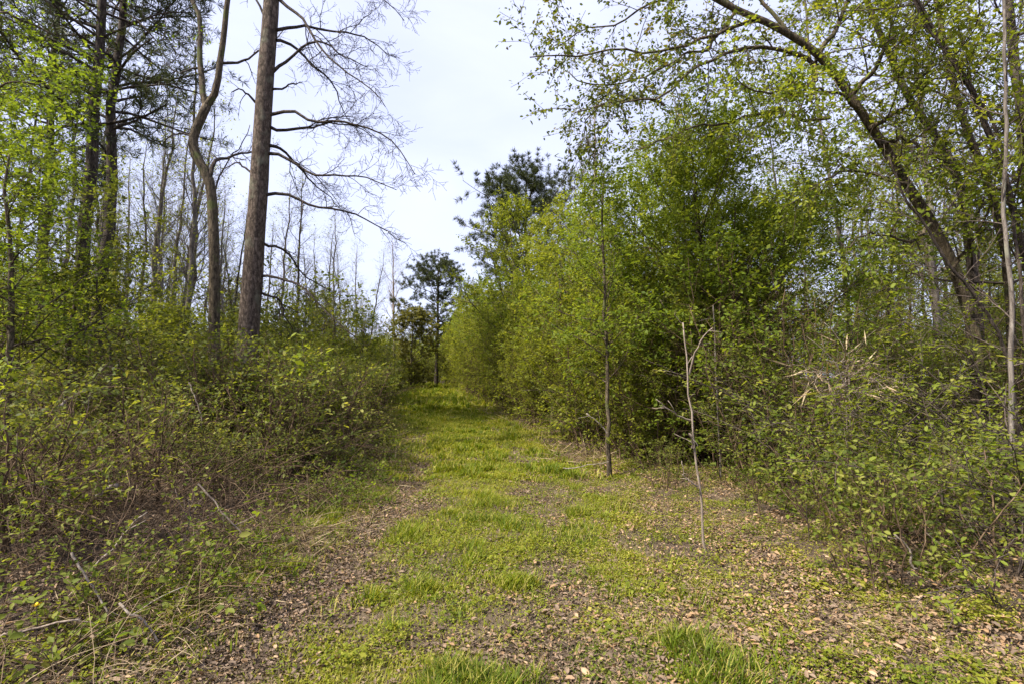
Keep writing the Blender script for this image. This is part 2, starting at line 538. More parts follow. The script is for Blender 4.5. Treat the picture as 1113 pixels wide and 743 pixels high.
def plant(name, label, cat, loc, stems, levels, leaf=None, seed=1, bark='grey_bark', leafmat='fresh', group=None, sides=(6, 4, 3, 3),
          trunk_name='trunk', crown_name='crown', extra_leaf=None, rough=0.0, leaf_levels=1, needles=False, split_branch=False):
    """stems: (P (B,n,3), R (B,n)) local to the base"""
    rng = np.random.default_rng(seed)
    root = thing(name, label, cat, loc, 0.0, group)
    batches = [(stems[0], stems[1], sides[0])]
    cur = stems; lv_all = [stems]
    for i, lv in enumerate(levels):
        src = cur
        if lv.get('src') is not None:
            src = lv_all[lv['src']]
        cur = spawn(src[0], src[1], lv, rng)
        lv_all.append(cur)
        batches.append((cur[0], cur[1], sides[min(i + 1, len(sides) - 1)]))
    if split_branch:
        obj(trunk_name, tubes_mesh(trunk_name, batches[:1], M[bark], rough, rng), root)
        obj('branch', tubes_mesh('branch', batches[1:], M[bark], 0, rng), root)
    else:
        obj(trunk_name, tubes_mesh(trunk_name, batches, M[bark], rough, rng), root)
    if leaf:
        tips = lv_all[-leaf_levels:]
        V, q, t = (needles_batch if needles else leaf_batch)(tips, leaf, rng)
        obj(crown_name, mesh_from(crown_name, V, quads=q, mat=M[leafmat], tone=t), root)
    return root


def straight(h, r0, r1, n, rng, lean=(0, 0), wob=0.03, B=1, base_spread=0.0, splay=0.0):
    """B stems rising from the base"""
    t = np.linspace(0, 1, n)[None, :, None]
    a = rng.random(B) * 6.28
    b0 = np.stack([np.cos(a), np.sin(a), 0 * a], 1) * (base_spread * np.sqrt(rng.random(B)))[:, None]
    d = np.stack([np.cos(a) * splay * rng.random(B) + lean[0], np.sin(a) * splay * rng.random(B) + lean[1], np.ones(B)], 1)
    hh = h * (1 - 0.35 * rng.random(B) * (B > 1))
    P = b0[:, None, :] + d[:, None, :] * hh[:, None, None] * t
    w = np.cumsum(rng.standard_normal((B, n, 3)) * wob * h / n ** 0.5, axis=1); w[..., 2] = 0; w -= w[:, :1]
    P = P + w
    P[:, 0, 2] -= 0.08
    tt = t[..., 0]
    return P, (r0 * (1 - tt) ** 0.8 + r1 + 0.6 * r0 * np.exp(-tt * 26)) * (hh / h)[:, None]


# ================================================================== THE SETTING
def axis(lo, hi, step, far, g=1.35):
    c = list(np.arange(lo, hi + 1e-6, step))
    s, v = step, lo
    pre = []
    while v > -far:
        s *= g; v -= s; pre.append(v)
    s, v = step, hi
    post = []
    while v < far:
        s *= g; v += s; post.append(v)
    return np.array(pre[::-1] + c + post)


def build_ground():
    xs = axis(-9, 9, 0.16, 900); ys = axis(-3, 30, 0.16, 1200)
    X, Y = np.meshgrid(xs, ys)
    Z = tz(X, Y)
    V = np.stack([X, Y, Z], -1).reshape(-1, 3)
    nx = len(xs)
    i, j = np.meshgrid(np.arange(nx - 1), np.arange(len(ys) - 1))
    a = (j * nx + i).ravel()
    o = obj('ground', mesh_from('ground', V, np.stack([a, a + 1, a + nx + 1, a + nx], -1), None, M['soil'], smooth=True))
    o['kind'] = 'structure'
    # the track: a strip lying on the ground
    yy = np.arange(-3, 46, 0.2)
    us = np.linspace(-1, 1, 25)
    wl = -1.75 + 0.5 * (fbm(yy * 0, yy, 1.3, 21) - 0.5); wr = 1.55 + 0.6 * (fbm(yy * 0, yy, 1.1, 22) - 0.5)
    U = wl[:, None] + (wr - wl)[:, None] * (us[None, :] + 1) / 2
    Yg = np.broadcast_to(yy[:, None], U.shape)
    Xg = path_x(Yg) + U
    edge = 1 - np.abs(us)[None, :] ** 8
    Zg = tz(Xg, Yg) + 0.014 * edge - 0.012 * (1 - edge)
    V = np.stack([Xg, Yg, Zg], -1).reshape(-1, 3)
    nx = len(us)
    i, j = np.meshgrid(np.arange(nx - 1), np.arange(len(yy) - 1))
    a = (j * nx + i).ravel()
    o = obj('track', mesh_from('track', V, np.stack([a, a + 1, a + nx + 1, a + nx], -1), None, M['track'], smooth=True))
    o['kind'] = 'structure'


build_ground()


# ------------------------------------------------------------------ ground cover (uncountable)
def scatter_xy(n, ymin, ymax, rng, umin, umax, power=1.0):
    """points beside the track, thinning with distance like what one can see"""
    y = ymin * (ymax / ymin) ** (rng.random(n) ** power)
    u = umin + (umax - umin) * rng.random(n)
    return path_x(y) + u, y, u


def green(u, x, y):
    """how grassy the track is here, 0..1"""
    g = 0.95 * np.exp(-(np.abs(u + 0.35) / 0.75) ** 4) + 0.75 * np.exp(-((u + 1.75) / 0.35) ** 2) * sstep(2.4, 4.5, y) + 0.42 * np.exp(-((u - 1.0) / 0.45) ** 2)
    g = g * (1 - 0.75 * np.exp(-((u + 1.2) / 0.26) ** 2)) * (1 - 0.5 * np.exp(-((u - 0.62) / 0.2) ** 2))
    n = fbm(x, y, 0.75, 31)
    far = sstep(8, 15, y)
    g = g + far * 0.45 * np.exp(-(np.abs(u) / 1.7) ** 4)
    n2 = vnoise(x, y, 0.21, 35)
    return np.clip(g * (0.14 + 1.7 * sstep(0.30, 0.60, n)) * (0.4 + 1.1 * sstep(0.25, 0.65, n2)), 0, 1)


def cover():
    rng = np.random.default_rng(101)
    # grass
    VV, QQ, TT, off = [], [], [], 0
    for n, y0, y1, hh, ww in ((260000, 1.8, 9, 0.06, 0.0036), (130000, 8, 20, 0.09, 0.008), (70000, 18, 44, 0.17, 0.02)):
        x, y, u = scatter_xy(n, y0, y1, rng, -2.3, 2.2)
        g = green(u, x, y)
        tall = sstep(0.54, 0.74, fbm(x, y, 0.33, 37))
        k = rng.random(n) < np.clip(g, 0, 1) * 0.9
        x, y, u, tall = x[k], y[k], u[k], tall[k]
        m = len(x)
        # tufts: pull the blades together
        cx, cy_ = np.round(x / 0.09) * 0.09, np.round(y / 0.09) * 0.09
        pull = 0.55 * rng.random(m)
        x = x + (cx + 0.05 * np.sin(cy_ * 91) - x) * pull; y = y + (cy_ + 0.05 * np.sin(cx * 77) - y) * pull
        P = np.stack([x, y, tz(x, y) + 0.002], 1)
        a = rng.random(m) * 6.28
        tilt = 0.25 + 0.55 * rng.random(m)
        D = np.stack([np.cos(a) * tilt, np.sin(a) * tilt, np.ones(m)], 1)
        L = hh * (0.55 + 0.8 * rng.random(m)) * (0.75 + 1.25 * tall)
        S = np.stack([-np.sin(a), np.cos(a), 0 * a], 1) * ww * (0.6 + 0.8 * rng.random(m))[:, None]
        Dn = unit(D)
        bend = np.stack([np.cos(a), np.sin(a), -0.35 * np.ones(m)], 1) * (L * (0.1 + 0.5 * rng.random(m)))[:, None]
        V = np.stack([P - S, P + S, P + Dn * L[:, None] * 0.55 + S * 0.8, P + Dn * L[:, None] * 0.55 - S * 0.8, P + Dn * L[:, None] + bend * 0.6], 1)
        o5 = np.arange(m)[:, None] * 5 + off
        QQ.append((o5 + np.array([[0, 1, 2, 3]]), o5 + np.array([[3, 2, 4]])))
        VV.append(V.reshape(-1, 3)); off += m * 5
        tone = np.clip(0.52 + 0.5 * (fbm(x, y, 1.1, 41) - 0.5) + 0.17 * rng.standard_normal(m) - 0.3 * tall, 0, 1)
        tone = np.where(rng.random(m) < 0.2, 0.82 + 0.15 * rng.random(m), tone)
        TT.append(np.repeat(tone, 5))
    o = obj('grass', mesh_from('grass', np.concatenate(VV), np.concatenate([q[0] for q in QQ]), np.concatenate([q[1] for q in QQ]), M['grass'], np.concatenate(TT)))
    o['kind'] = 'stuff'
    # small weeds
    VV, QQ, TT, off = [], [], [], 0
    for n, y0, y1, sz in ((420000, 1.8, 9, 0.018), (130000, 8, 26, 0.036), (60000, 1.8, 10, 0.034)):
        x, y, u = scatter_xy(n, y0, y1, rng, -2.6, 4.2)
        g = 0.36 + 0.7 * green(u, x, y) + 0.28 * sstep(0.6, 1.4, u) * (1 - sstep(3.2, 4.2, u))
        g = g * sstep(0.28, 0.56, fbm(x, y, 0.42, 51)) * (0.4 + 1.1 * sstep(0.3, 0.6, vnoise(x, y, 0.16, 55))) * (1 - 0.8 * np.exp(-((u + 1.2) / 0.24) ** 2))
        if sz == 0.034:
            g = g * sstep(0.56, 0.72, fbm(x, y, 0.28, 57))
        k = rng.random(n) < g
        x, y, u = x[k], y[k], u[k]; m = len(x)
        h = (0.02 if sz == 0.034 else 0) + 0.008 + 0.06 * rng.random(m) ** 1.5 * (0.4 + sstep(0.5, 0.8, fbm(x, y, 0.3, 52)) * 1.4)
        P = np.stack([x, y, tz(x, y) + h], 1)
        D = rng.standard_normal((m, 3)); D[:, 2] = 0.3 * rng.standard_normal(m) + 0.2
        tone = np.clip(0.48 + 0.22 * sstep(0.7, 1.5, u) * rng.random(m) + 0.7 * (fbm(x, y, 0.5, 53) - 0.5) + 0.16 * rng.standard_normal(m), 0, 1)
        V, q, t = leaves_geo(P, D, sz * (0.6 + 0.9 * rng.random(m)), 0.62, tone, rng, 0.3, 1.4)
        VV.append(V); QQ.append(q + off); TT.append(t); off += len(V)
    o = obj('weeds', mesh_from('weeds', np.concatenate(VV), np.concatenate(QQ), None, M['weed'], np.concatenate(TT)))
    o['kind'] = 'stuff'
    # dead leaves
    VV, QQ, TT, off = [], [], [], 0
    for n, y0, y1, sz, um, ux in ((130000, 1.8, 9, 0.029, -4.5, 6.0), (60000, 8, 30, 0.05, -9, 9), (70000, 2, 14, 0.022, -2.0, -0.6), (60000, 1.8, 9, 0.019, -0.7, 2.6), (7000, 1.9, 9, 0.038, 0.2, 5.0), (2500, 1.9, 9, 0.04, -4, 1)):
        x, y, u = scatter_xy(n, y0, y1, rng, um, ux)
        g = 0.85 - 0.7 * green(u, x, y) * (1 - 0.3 * rng.random(n))
        g = g * (0.25 + 0.9 * sstep(0.32, 0.62, fbm(x, y, 0.55, 61)))
        g = np.where(np.abs(u + 1.2) < 0.45, g + 0.4, g)
        k = rng.random(n) < g
        x, y, u = x[k], y[k], u[k]; m = len(x)
        P = np.stack([x, y, tz(x, y) + 0.014 + 0.022 * rng.random(m)], 1)
        D = rng.standard_normal((m, 3)); D[:, 2] *= 0.28
        Nn = rng.standard_normal((m, 3)) * 0.45; Nn[:, 2] += 1
        right = sstep(0.3, 1.6, u)
        tone = np.clip(0.36 + 0.2 * right + 0.2 * rng.standard_normal(m) + 0.25 * (fbm(x, y, 0.8, 62) - 0.5), 0, 1)
        tone = np.where(rng.random(m) < 0.035, 0.85 + 0.15 * rng.random(m), tone + (0.18 if 0.036 < sz < 0.046 else 0))
        V, q, t = leaves_geo(P, D, sz * (0.35 + 1.35 * rng.random(m) ** 1.8), 0.5, tone, rng, 0.55, 1.0, True, Nn)
        VV.append(V); QQ.append(q + off); TT.append(t); off += len(V)
    o = obj('leaf_litter', mesh_from('leaf_litter', np.concatenate(VV), np.concatenate(QQ), None, M['litter'], np.concatenate(TT)))
    o['kind'] = 'stuff'
    # straw and dry stalks lying along the edges
    VV, TT = [], []
    for n, y0, y1, um, ux, ln in ((5500, 2.2, 10, -2.6, -1.35, 0.22), (5000, 2.4, 12, 1.0, 3.6, 0.10), (3500, 9, 34, -3.0, -1.7, 0.4), (4500, 9, 40, 1.3, 2.4, 0.4), (60000, 2, 9, -2.4, 3.8, 0.06), (5000, 3, 14, 1.2, 3.4, 0.11)):
        x, y, u = scatter_xy(n, y0, y1, rng, um, ux)
        k = rng.random(n) < sstep(0.4, 0.66, fbm(x, y, 0.6, 71))
        x, y = x[k], y[k]; m = len(x)
        P = np.stack([x, y, tz(x, y) + 0.015 + 0.05 * rng.random(m)], 1)
        D = rng.standard_normal((m, 3)); D[:, 2] = np.abs(D[:, 2]) * 0.35; D[:, 1] -= 0.5
        V, q, t = leaves_geo(P, D, ln * (0.4 + 1.1 * rng.random(m)), 0.02, np.clip(0.4 + 0.25 * rng.standard_normal(m), 0, 1), rng, 0.1, 0.8)
        VV.append(V); TT.append(t)
    V = np.concatenate(VV)
    o = obj('dry_straw', mesh_from('dry_straw', V, np.arange(len(V)).reshape(-1, 4), None, M['straw'], np.concatenate(TT)))
    o['kind'] = 'stuff'


cover()

# ================================================================== HERO TREES
def base_at(px, D):
    x = gx(px, D)
    return np.array([x, D, gz(x, D)])


def line_px(pts, D, base, dy=None):
    """pts [(px,py)] at depth D (+dy per point) as local coordinates"""
    out = []
    for i, (a, b) in enumerate(pts):
        d = D + (0 if dy is None else (dy if np.isscalar(dy) else dy[i]))
        out.append(at(a, b, d))
    return np.array(out) - base


TW1 = dict(K=9, t=(0.22, 1.0), ang=48, angsd=14, L=0.75, prof='flat', n=6, wander=0.16, up=-0.04, rr=0.55, taper=0.4, rmax=0.02)
TW2 = dict(K=6, t=(0.2, 1.0), ang=45, L=0.36, n=5, wander=0.2, up=0.0, rr=0.6, taper=0.45, rmax=0.008)
TW3 = dict(K=4, t=(0.2, 1.0), ang=45, L=0.17, n=4, wander=0.2, up=0.0, rr=0.7, taper=0.5)


def limb_part(name, base_pts, r0, r1, root, bark, seed, twigs=(TW1, TW2, TW3), n=14, leaf=None, leafmat=None, sides=7, kink=0.026):
    rng = np.random.default_rng(seed)
    P = smooth_line(base_pts, n)[None]
    w = np.cumsum(rng.standard_normal((1, n, 3)) * kink, axis=1); P = P + w - w[:, :1]
    t = np.linspace(0, 1, n)[None]
    Rd = r0 + (r1 - r0) * t ** 0.8
    bt = [(P, Rd, sides)]
    cur = (P, Rd); alls = []
    for lv in twigs:
        cur = spawn(cur[0], cur[1], lv, rng)
        cur = (cur[0], np.maximum(cur[1], 0.0032))
        bt.append((cur[0], cur[1], 3)); alls.append(cur)
    o = obj(name, tubes_mesh(name, bt, M[bark], 0, rng), root)
    if leaf:
        V, q, tt = leaf_batch(alls[-leaf.get('levels', 1):], leaf, rng)
        c = obj('foliage', mesh_from('foliage', V, q, None, M[leafmat], tt), o)
    return o


def big_pine():
    D = 10.0
    b = base_at(267, D)
    root = thing('pine_tree', 'tall straight pine with thick scaly trunk and long drooping bare branches beside the track', 'tree', b)
    pts = [(266, 500), (268, 430), (270, 364), (274, 310), (278, 250), (284, 160), (289, 80), (295, 0), (303, -160), (311, -330), (318, -520)]
    L = line_px(pts, D, b)
    L[0, 2] = -0.1
    P = smooth_line(L, 46)[None]
    rng = np.random.default_rng(3)
    t = np.linspace(0, 1, 46)[None]
    Rd = 0.205 * (1 - 0.62 * t) + 0.07 * np.exp(-t * 26)
    obj('trunk', tubes_mesh('trunk', [(P, Rd, 14)], M['pine_bark'], 0.022, rng), root)
    B = [
        [(304, 0), (318, 9), (335, 25), (361, 57), (395, 84), (415, 101), (424, 112)],
        [(301, 33), (324, 26), (348, 27), (388, 32), (409, 44), (432, 60)],
        [(296, 79), (314, 64), (335, 52), (358, 57), (375, 71), (402, 87)],
        [(300, 44), (314, 50), (341, 76), (358, 94), (372, 114), (386, 131)],
        [(294, 125), (314, 124), (341, 131), (375, 135), (402, 143), (429, 158), (456, 189)],
        [(293, 138), (304, 144), (335, 144), (348, 141), (375, 145), (398, 160)],
        [(292, 167), (311, 173), (335, 185), (361, 190), (388, 193), (422, 205)],
        [(292, 158), (308, 165), (324, 182), (341, 199), (365, 222)],
        [(289, 212), (314, 211), (348, 225), (388, 228), (415, 241), (446, 256)],
        [(285, 264), (311, 277), (328, 302), (365, 327)],
        [(285, 300), (311, 307), (338, 331), (358, 354), (378, 368)],
        [(282, 317), (298, 327), (319, 358)],
        [(302, -30), (330, -45), (370, -30), (410, 0), (440, 30)],
        [(303, -70), (330, -100), (380, -90), (420, -50), (450, -5)],
        [(305, -110), (340, -150), (400, -150), (450, -90)],
    ]
    dys = [-0.8, 0.6, 0.2, 1.2, -0.6, 0.9, -0.3, 1.4, 0.3, 1.6, -0.4, 0.5, 0.2, -1.2, 0.8]
    for i, pl in enumerate(B):
        n = len(pl)
        dy = np.linspace(0, 1, n) * dys[i]
        sc = 1.0 if i not in (9, 10, 11) else 0.55
        tw = [dict(TW1, L=0.72 * sc), dict(TW2, L=0.36 * sc), dict(TW3, keep=1.0 if sc == 1 else 0.4)]
        limb_part('branch', line_px(pl, D, b, dy), 0.036 if i < 9 else 0.03, 0.007, root, 'dark_bark', 50 + i, tw)
    for i, (pl, dy) in enumerate((([(278, 112), (264, 104), (250, 103)], -0.2), ([(296, 97), (311, 93), (326, 94)], 0.1), ([(278, 190), (262, 178), (240, 190)], 0.4),
                                  ([(288, 20), (270, -10), (240, -15), (200, 10)], 0.5), ([(290, -40), (262, -80), (220, -80), (180, -50)], -0.6))):
        limb_part('branch', line_px(pl, D, b, np.linspace(0, 1, len(pl)) * dy), 0.026, 0.006, root, 'dark_bark', 80 + i,
                  [dict(TW1, K=4, L=0.4), dict(TW2, K=4, L=0.22)], n=10)
    # needle crown high above
    rng = np.random.default_rng(8)
    top = spawn(P, Rd, dict(K=22, t=(0.7, 1.0), ang=70, L=2.2, prof='cone', n=7, wander=0.1, up=0.03, rr=0.4, rmax=0.05), rng)
    tw = spawn(top[0], top[1], dict(K=9, t=(0.3, 1), ang=45, L=0.8, n=5, wander=0.15, up=0.05, rr=0.5), rng)
    c = obj('crown', tubes_mesh('crown', [(top[0], top[1], 5), (tw[0], tw[1], 3)], M['dark_bark']), root)
    V, q, t = needles_batch([tw], dict(tufts=2, per=12, size=0.17, ratio=0.09, t0=0.4), rng)
    obj('needles', mesh_from('needles', V, q, None, M['needle'], t), c)


def forked_tree():
    D = 11.2
    b = base_at(232, D)
    root = thing('forked_tree', 'crooked dark tree with S-bent trunk forking into two limbs next to the thick pine', 'tree', b)
    rng = np.random.default_rng(12)
    L = line_px([(231, 505), (232, 430), (233, 350), (233, 290), (232, 250), (229, 205), (222, 186), (213, 168), (210, 151), (218, 130), (225, 115)], D, b)
    L[0, 2] = -0.1
    P = smooth_line(L, 40)[None]; t = np.linspace(0, 1, 40)[None]
    Rd = 0.125 - 0.03 * t + 0.05 * np.exp(-t * 20)
    obj('trunk', tubes_mesh('trunk', [(P, Rd, 10)], M['brown_bark'], 0.03, rng), root)
    tw = [dict(TW1, K=7, t=(0.35, 1), L=1.1, up=0.05), dict(TW2, K=6, L=0.5), dict(TW3, K=4, L=0.22)]
    lf = dict(per=3, size=0.045, ratio=0.5, tone=0.6, keep=0.28, clump=0.45, hexa=False, levels=1)
    for i, (pl, r0, r1, dy) in enumerate((
            ([(224, 117), (219, 98), (214, 74), (213, 44), (214, 22), (205, 0), (192, -50), (186, -120), (190, -220)], 0.07, 0.02, 0.5),
            ([(224, 117), (235, 98), (241, 61), (243, 27), (245, 0), (252, -60), (250, -150), (258, -260)], 0.078, 0.02, -0.4))):
        limb_part('limb', line_px(pl, D, b, np.linspace(0, 1, len(pl)) * dy), r0, r1, root, 'brown_bark', 90 + i, tw, 22, lf, 'bright', 9)
    for i, (pl, r0, dy) in enumerate((
            ([(229, 190), (233, 176), (240, 171), (256, 165), (279, 163), (300, 158)], 0.05, 0.8),
            ([(240, 69), (256, 69), (280, 62), (310, 40)], 0.035, 0.7),
            ([(210, 152), (200, 142), (184, 140), (168, 148)], 0.03, -0.4),
            ([(232, 222), (238, 195), (247, 168), (262, 150), (270, 130)], 0.025, 0.5),
            ([(214, 74), (200, 76), (186, 78), (165, 70)], 0.022, 0.4))):
        limb_part('branch', line_px(pl, D, b, np.linspace(0, 1, len(pl)) * dy), r0, 0.008, root, 'dark_bark', 100 + i, [dict(TW1, K=6, L=0.6, up=0.04), dict(TW2, K=5, L=0.3)], 12, lf, 'bright')


def leaning_tree():
    """the large leaning broadleaf that arches over the thicket"""
    D = 8.0
    b = base_at(1066, D)
    root = thing('leaning_tree', 'large leafy tree leaning over the track with a mossy slanting trunk and long limbs', 'tree', b)
    rng = np.random.default_rng(21)
    L = line_px([(1066, 530), (1064, 440), (1058, 360), (1040, 300), (1012, 243), (985, 200), (958, 155), (930, 113), (905, 78), (880, 52), (840, 28), (795, 8), (740, -25), (690, -70)],
                D, b, np.linspace(0, -0.9, 14))
    L[0, 2] = -0.1
    P = smooth_line(L, 46)[None]; t = np.linspace(0, 1, 46)[None]
    Rd = 0.108 * (1 - 0.72 * t) + 0.05 * np.exp(-t * 22)
    obj('trunk', tubes_mesh('trunk', [(P, Rd, 10)], M['brown_bark'], 0.03, rng), root)
    tw = [dict(K=13, t=(0.12, 1), ang=48, angsd=16, L=0.95, prof='flat', n=6, wander=0.14, up=0.0, rr=0.5, rmax=0.016),
          dict(K=7, t=(0.15, 1), ang=45, L=0.42, n=5, wander=0.17, up=-0.02, rr=0.6, rmax=0.006)]
    lf = dict(per=14, size=0.055, ratio=0.55, tone=0.5, twigtone=0.22, spread=0.035, droop=-0.2, hexa=True, keep=0.9, clump=0.1, levels=2)
    limbs = [
        ([(902, 128), (870, 124), (843, 118), (795, 128), (755, 138), (721, 151), (690, 160)], 0.03, -0.6),
        ([(905, 78), (875, 66), (840, 62), (802, 69), (770, 80), (748, 91), (728, 118), (678, 131), (640, 142)], 0.036, -0.8),
        ([(870, 46), (830, 24), (795, 20), (748, 37), (701, 52), (660, 48), (615, 58), (580, 62)], 0.036, -0.5),
        ([(860, 40), (820, -10), (760, -10), (710, 0), (670, 20), (630, 25), (595, 50)], 0.032, 0.5),
        ([(800, 10), (760, -30), (700, -50), (650, -30), (620, -5)], 0.035, 0.2),
        ([(945, 140), (975, 118), (1000, 90), (1040, 70)], 0.035, -0.5),
        ([(925, 105), (950, 60), (985, 20), (1020, -30)], 0.04, -0.6),
        ([(890, 60), (915, 20), (930, -40), (960, -100)], 0.04, 0.3),
        ([(985, 200), (955, 190), (915, 185), (880, 200), (855, 215)], 0.03, -0.9),
        ([(800, 12), (770, 50), (740, 62), (700, 92), (655, 96), (622, 86)], 0.026, -0.3),
        ([(722, 115), (690, 105), (650, 118), (632, 150)], 0.02, 0.2),
        ([(960, 158), (990, 150), (1015, 175), (1035, 205)], 0.03, -0.8),
        ([(890, 60), (870, 95), (840, 100), (800, 95)], 0.03, -1.0),
        ([(935, 118), (905, 100), (880, 110), (850, 150)], 0.028, -1.1),
        ([(1012, 243), (985, 255), (950, 250), (920, 265)], 0.026, -1.0),
        ([(1040, 300), (1060, 260), (1075, 220), (1090, 190)], 0.028, -0.8),
    ]
    for i, (pl, r0, dy) in enumerate(limbs):
        base_dy = np.linspace(-0.5, -0.5 + dy, len(pl))
        m = 'oak' if i in (1, 2, 3, 4, 9, 10) else 'bright'
        limb_part('limb', line_px(pl, D, b, base_dy), r0, 0.008, root, 'brown_bark', 120 + i, tw, 20, lf, m)


def other_right_trunks():
    # second trunk: darker, steeper, behind the leaning one
    def one(name, label, pts, D, r0, r1, seed, bark, leafm, tw, lf, base_px, dy=0.0, n=36, cat='tree'):
        b = base_at(base_px, D)
        root = thing(name, label, cat, b)
        rng = np.random.default_rng(seed)
        L = line_px(pts, D, b, np.linspace(0, dy, len(pts)))
        P = smooth_line(L, n)[None]
        P[0, 0, 2] = min(P[0, 0, 2], -0.1)
        w = np.cumsum(rng.standard_normal((1, n, 3)) * 0.008, axis=1); P = P + w - w[:, :1]
        t = np.linspace(0, 1, n)[None]
        Rd = r0 + (r1 - r0) * t + r0 * 0.4 * np.exp(-t * 24)
        obj('trunk', tubes_mesh('trunk', [(P, Rd, 9)], M[bark], 0.03, rng), root)
        cur = (P, Rd); bt = []
        for lv in tw:
            cur = spawn(cur[0], cur[1], lv, rng); bt.append((cur[0], np.maximum(cur[1], 0.003), 4 if lv is tw[0] else 3))
        c = obj('branch', tubes_mesh('branch', bt, M['twig']), root)
        if lf:
            V, q, tt = leaf_batch([cur], lf, rng)
            obj('foliage', mesh_from('foliage', V, q, None, M[leafm], tt), c)
        return root
    tw = [dict(K=26, t=(0.3, 1), ang=55, L=1.9, prof='flat', n=7, wander=0.13, up=0.03, rr=0.35, rmax=0.025),
          dict(K=8, t=(0.15, 1), ang=46, L=0.7, n=6, wander=0.16, up=0.0, rr=0.5, rmax=0.01), dict(K=5, t=(0.2, 1), ang=45, L=0.3, n=4, wander=0.18, rr=0.6, rmax=0.004)]
    lf = dict(per=9, size=0.07, ratio=0.52, tone=0.45, twigtone=0.25, keep=0.9, clump=0.18, spread=0.03, droop=-0.2)
    one('dark_tree', 'dark slender tree curving up just behind the slanting mossy trunk',
        [(1078, 520), (1070, 400), (1060, 290), (1052, 235), (1042, 188), (1015, 140), (991, 104), (970, 60), (945, 0), (920, -80)], 9.0, 0.095, 0.04, 31, 'dark_bark', 'bright', tw, lf, 1078, 0.6)
    one('grey_tree', 'rough grey tree rising steeply through the leaves near a thin pale stem',
        [(1106, 540), (1100, 420), (1092, 300), (1082, 235), (1066, 180), (1048, 135), (1030, 70), (1016, 0), (1000, -110)], 7.6, 0.065, 0.035, 32, 'brown_bark', 'yellow', tw, lf, 1106, 0.2)
    one('dark_tree', 'black trunk at the edge of the wood beyond the thin pale stem',
        [(1125, 500), (1120, 380), (1114, 250), (1108, 140), (1100, 60), (1092, -30), (1085, -150)], 9.5, 0.11, 0.06, 33, 'dark_bark', 'fresh', tw, lf, 1125, 0.3)
    twp = [dict(K=15, t=(0.08, 1), ang=50, L=0.9, n=6, wander=0.14, up=0.06, rr=0.4, rmax=0.012), dict(K=6, t=(0.2, 1), ang=46, L=0.4, n=5, wander=0.16, rr=0.6, rmax=0.005)]
    lfp = dict(per=5, size=0.045, ratio=0.5, tone=0.6, keep=0.5, clump=0.3, spread=0.02, droop=-0.2, hexa=True)
    one('dark_tree', 'thin dark tree leaning left between the mossy leaning trunk and the edge of the wood',
        [(1150, 520), (1135, 400), (1115, 300), (1085, 190), (1050, 100), (1010, 30), (970, -40), (930, -120)], 7.0, 0.05, 0.025, 37, 'dark_bark', 'yellow', tw, lf, 1150, -0.4)
    one('slender_tree', 'slender tree with forking olive twigs rising between the feathery tree and the mossy leaning trunk',
        [(930, 480), (925, 380), (915, 290), (905, 220), (890, 130), (880, 60), (870, -40)], 10.5, 0.05, 0.02, 38, 'grey_bark', 'olive', tw, lf, 930, 0.3)
    one('pale_sapling', 'thin pale upright stem standing closest among the trees of the thicket',
        [(1103, 560), (1101, 470), (1099, 400), (1098, 320), (1094, 250), (1091, 160), (1086, 60), (1084, 0), (1080, -120)], 5.2, 0.024, 0.012, 34, 'grey_bark', 'bright', twp, lfp, 1103, 0.1, cat='sapling')
    one('leaning_sapling', 'thin black stem slanting across the thicket in front of the mossy leaning trunk',
        [(1110, 470), (1089, 382), (1060, 330), (1030, 290), (1010, 258), (995, 234), (975, 205), (960, 170)], 6.0, 0.022, 0.01, 35, 'dark_bark', 'bright', twp, lfp, 1125, -0.2, cat='sapling')
    one('leaning_sapling', 'thin black stem sweeping up leftward high above the pale stem',
        [(1125, 480), (1112, 330), (1100, 180), (1082, 120), (1055, 85), (1030, 45), (1012, 15), (985, -40)], 6.4, 0.024, 0.01, 36, 'dark_bark', 'bright', twp, lfp, 1125, -0.3, cat='sapling')


big_pine()
forked_tree()
leaning_tree()
other_right_trunks()


# ------------------------------------------------------------------ pines and far centre trees
def conifer(name, label, px, D, top_px, r, seed, crown_t, Lb, mat, group=None, tufts=3, per=14, nsize=0.2, K=30, ratio=0.1, prof='round', lean=0.0, keep=1.0, up=0.06, sub=7, subL=0.45):
    b = base_at(px, D)
    h = at(px, top_px, D)[2] - b[2]
    rng = np.random.default_rng(seed)
    st = straight(h, r, 0.02, 26, rng, (lean, 0), 0.012)
    lv = [dict(K=K, t=crown_t, ang=72, angsd=12, L=Lb, prof=prof, n=7, wander=0.1, up=up, rr=0.4, rmax=0.06, keep=keep),
          dict(K=sub, t=(0.25, 1), ang=45, L=Lb * subL, prof='flat', n=5, wander=0.14, up=0.06, rr=0.5, rmax=0.02)]
    return plant(name, label, 'tree', b, st, lv, dict(tufts=tufts, per=per, size=nsize, ratio=ratio, t0=0.25), seed + 1, 'dark_bark', mat, group, (9, 4, 3), needles=True)


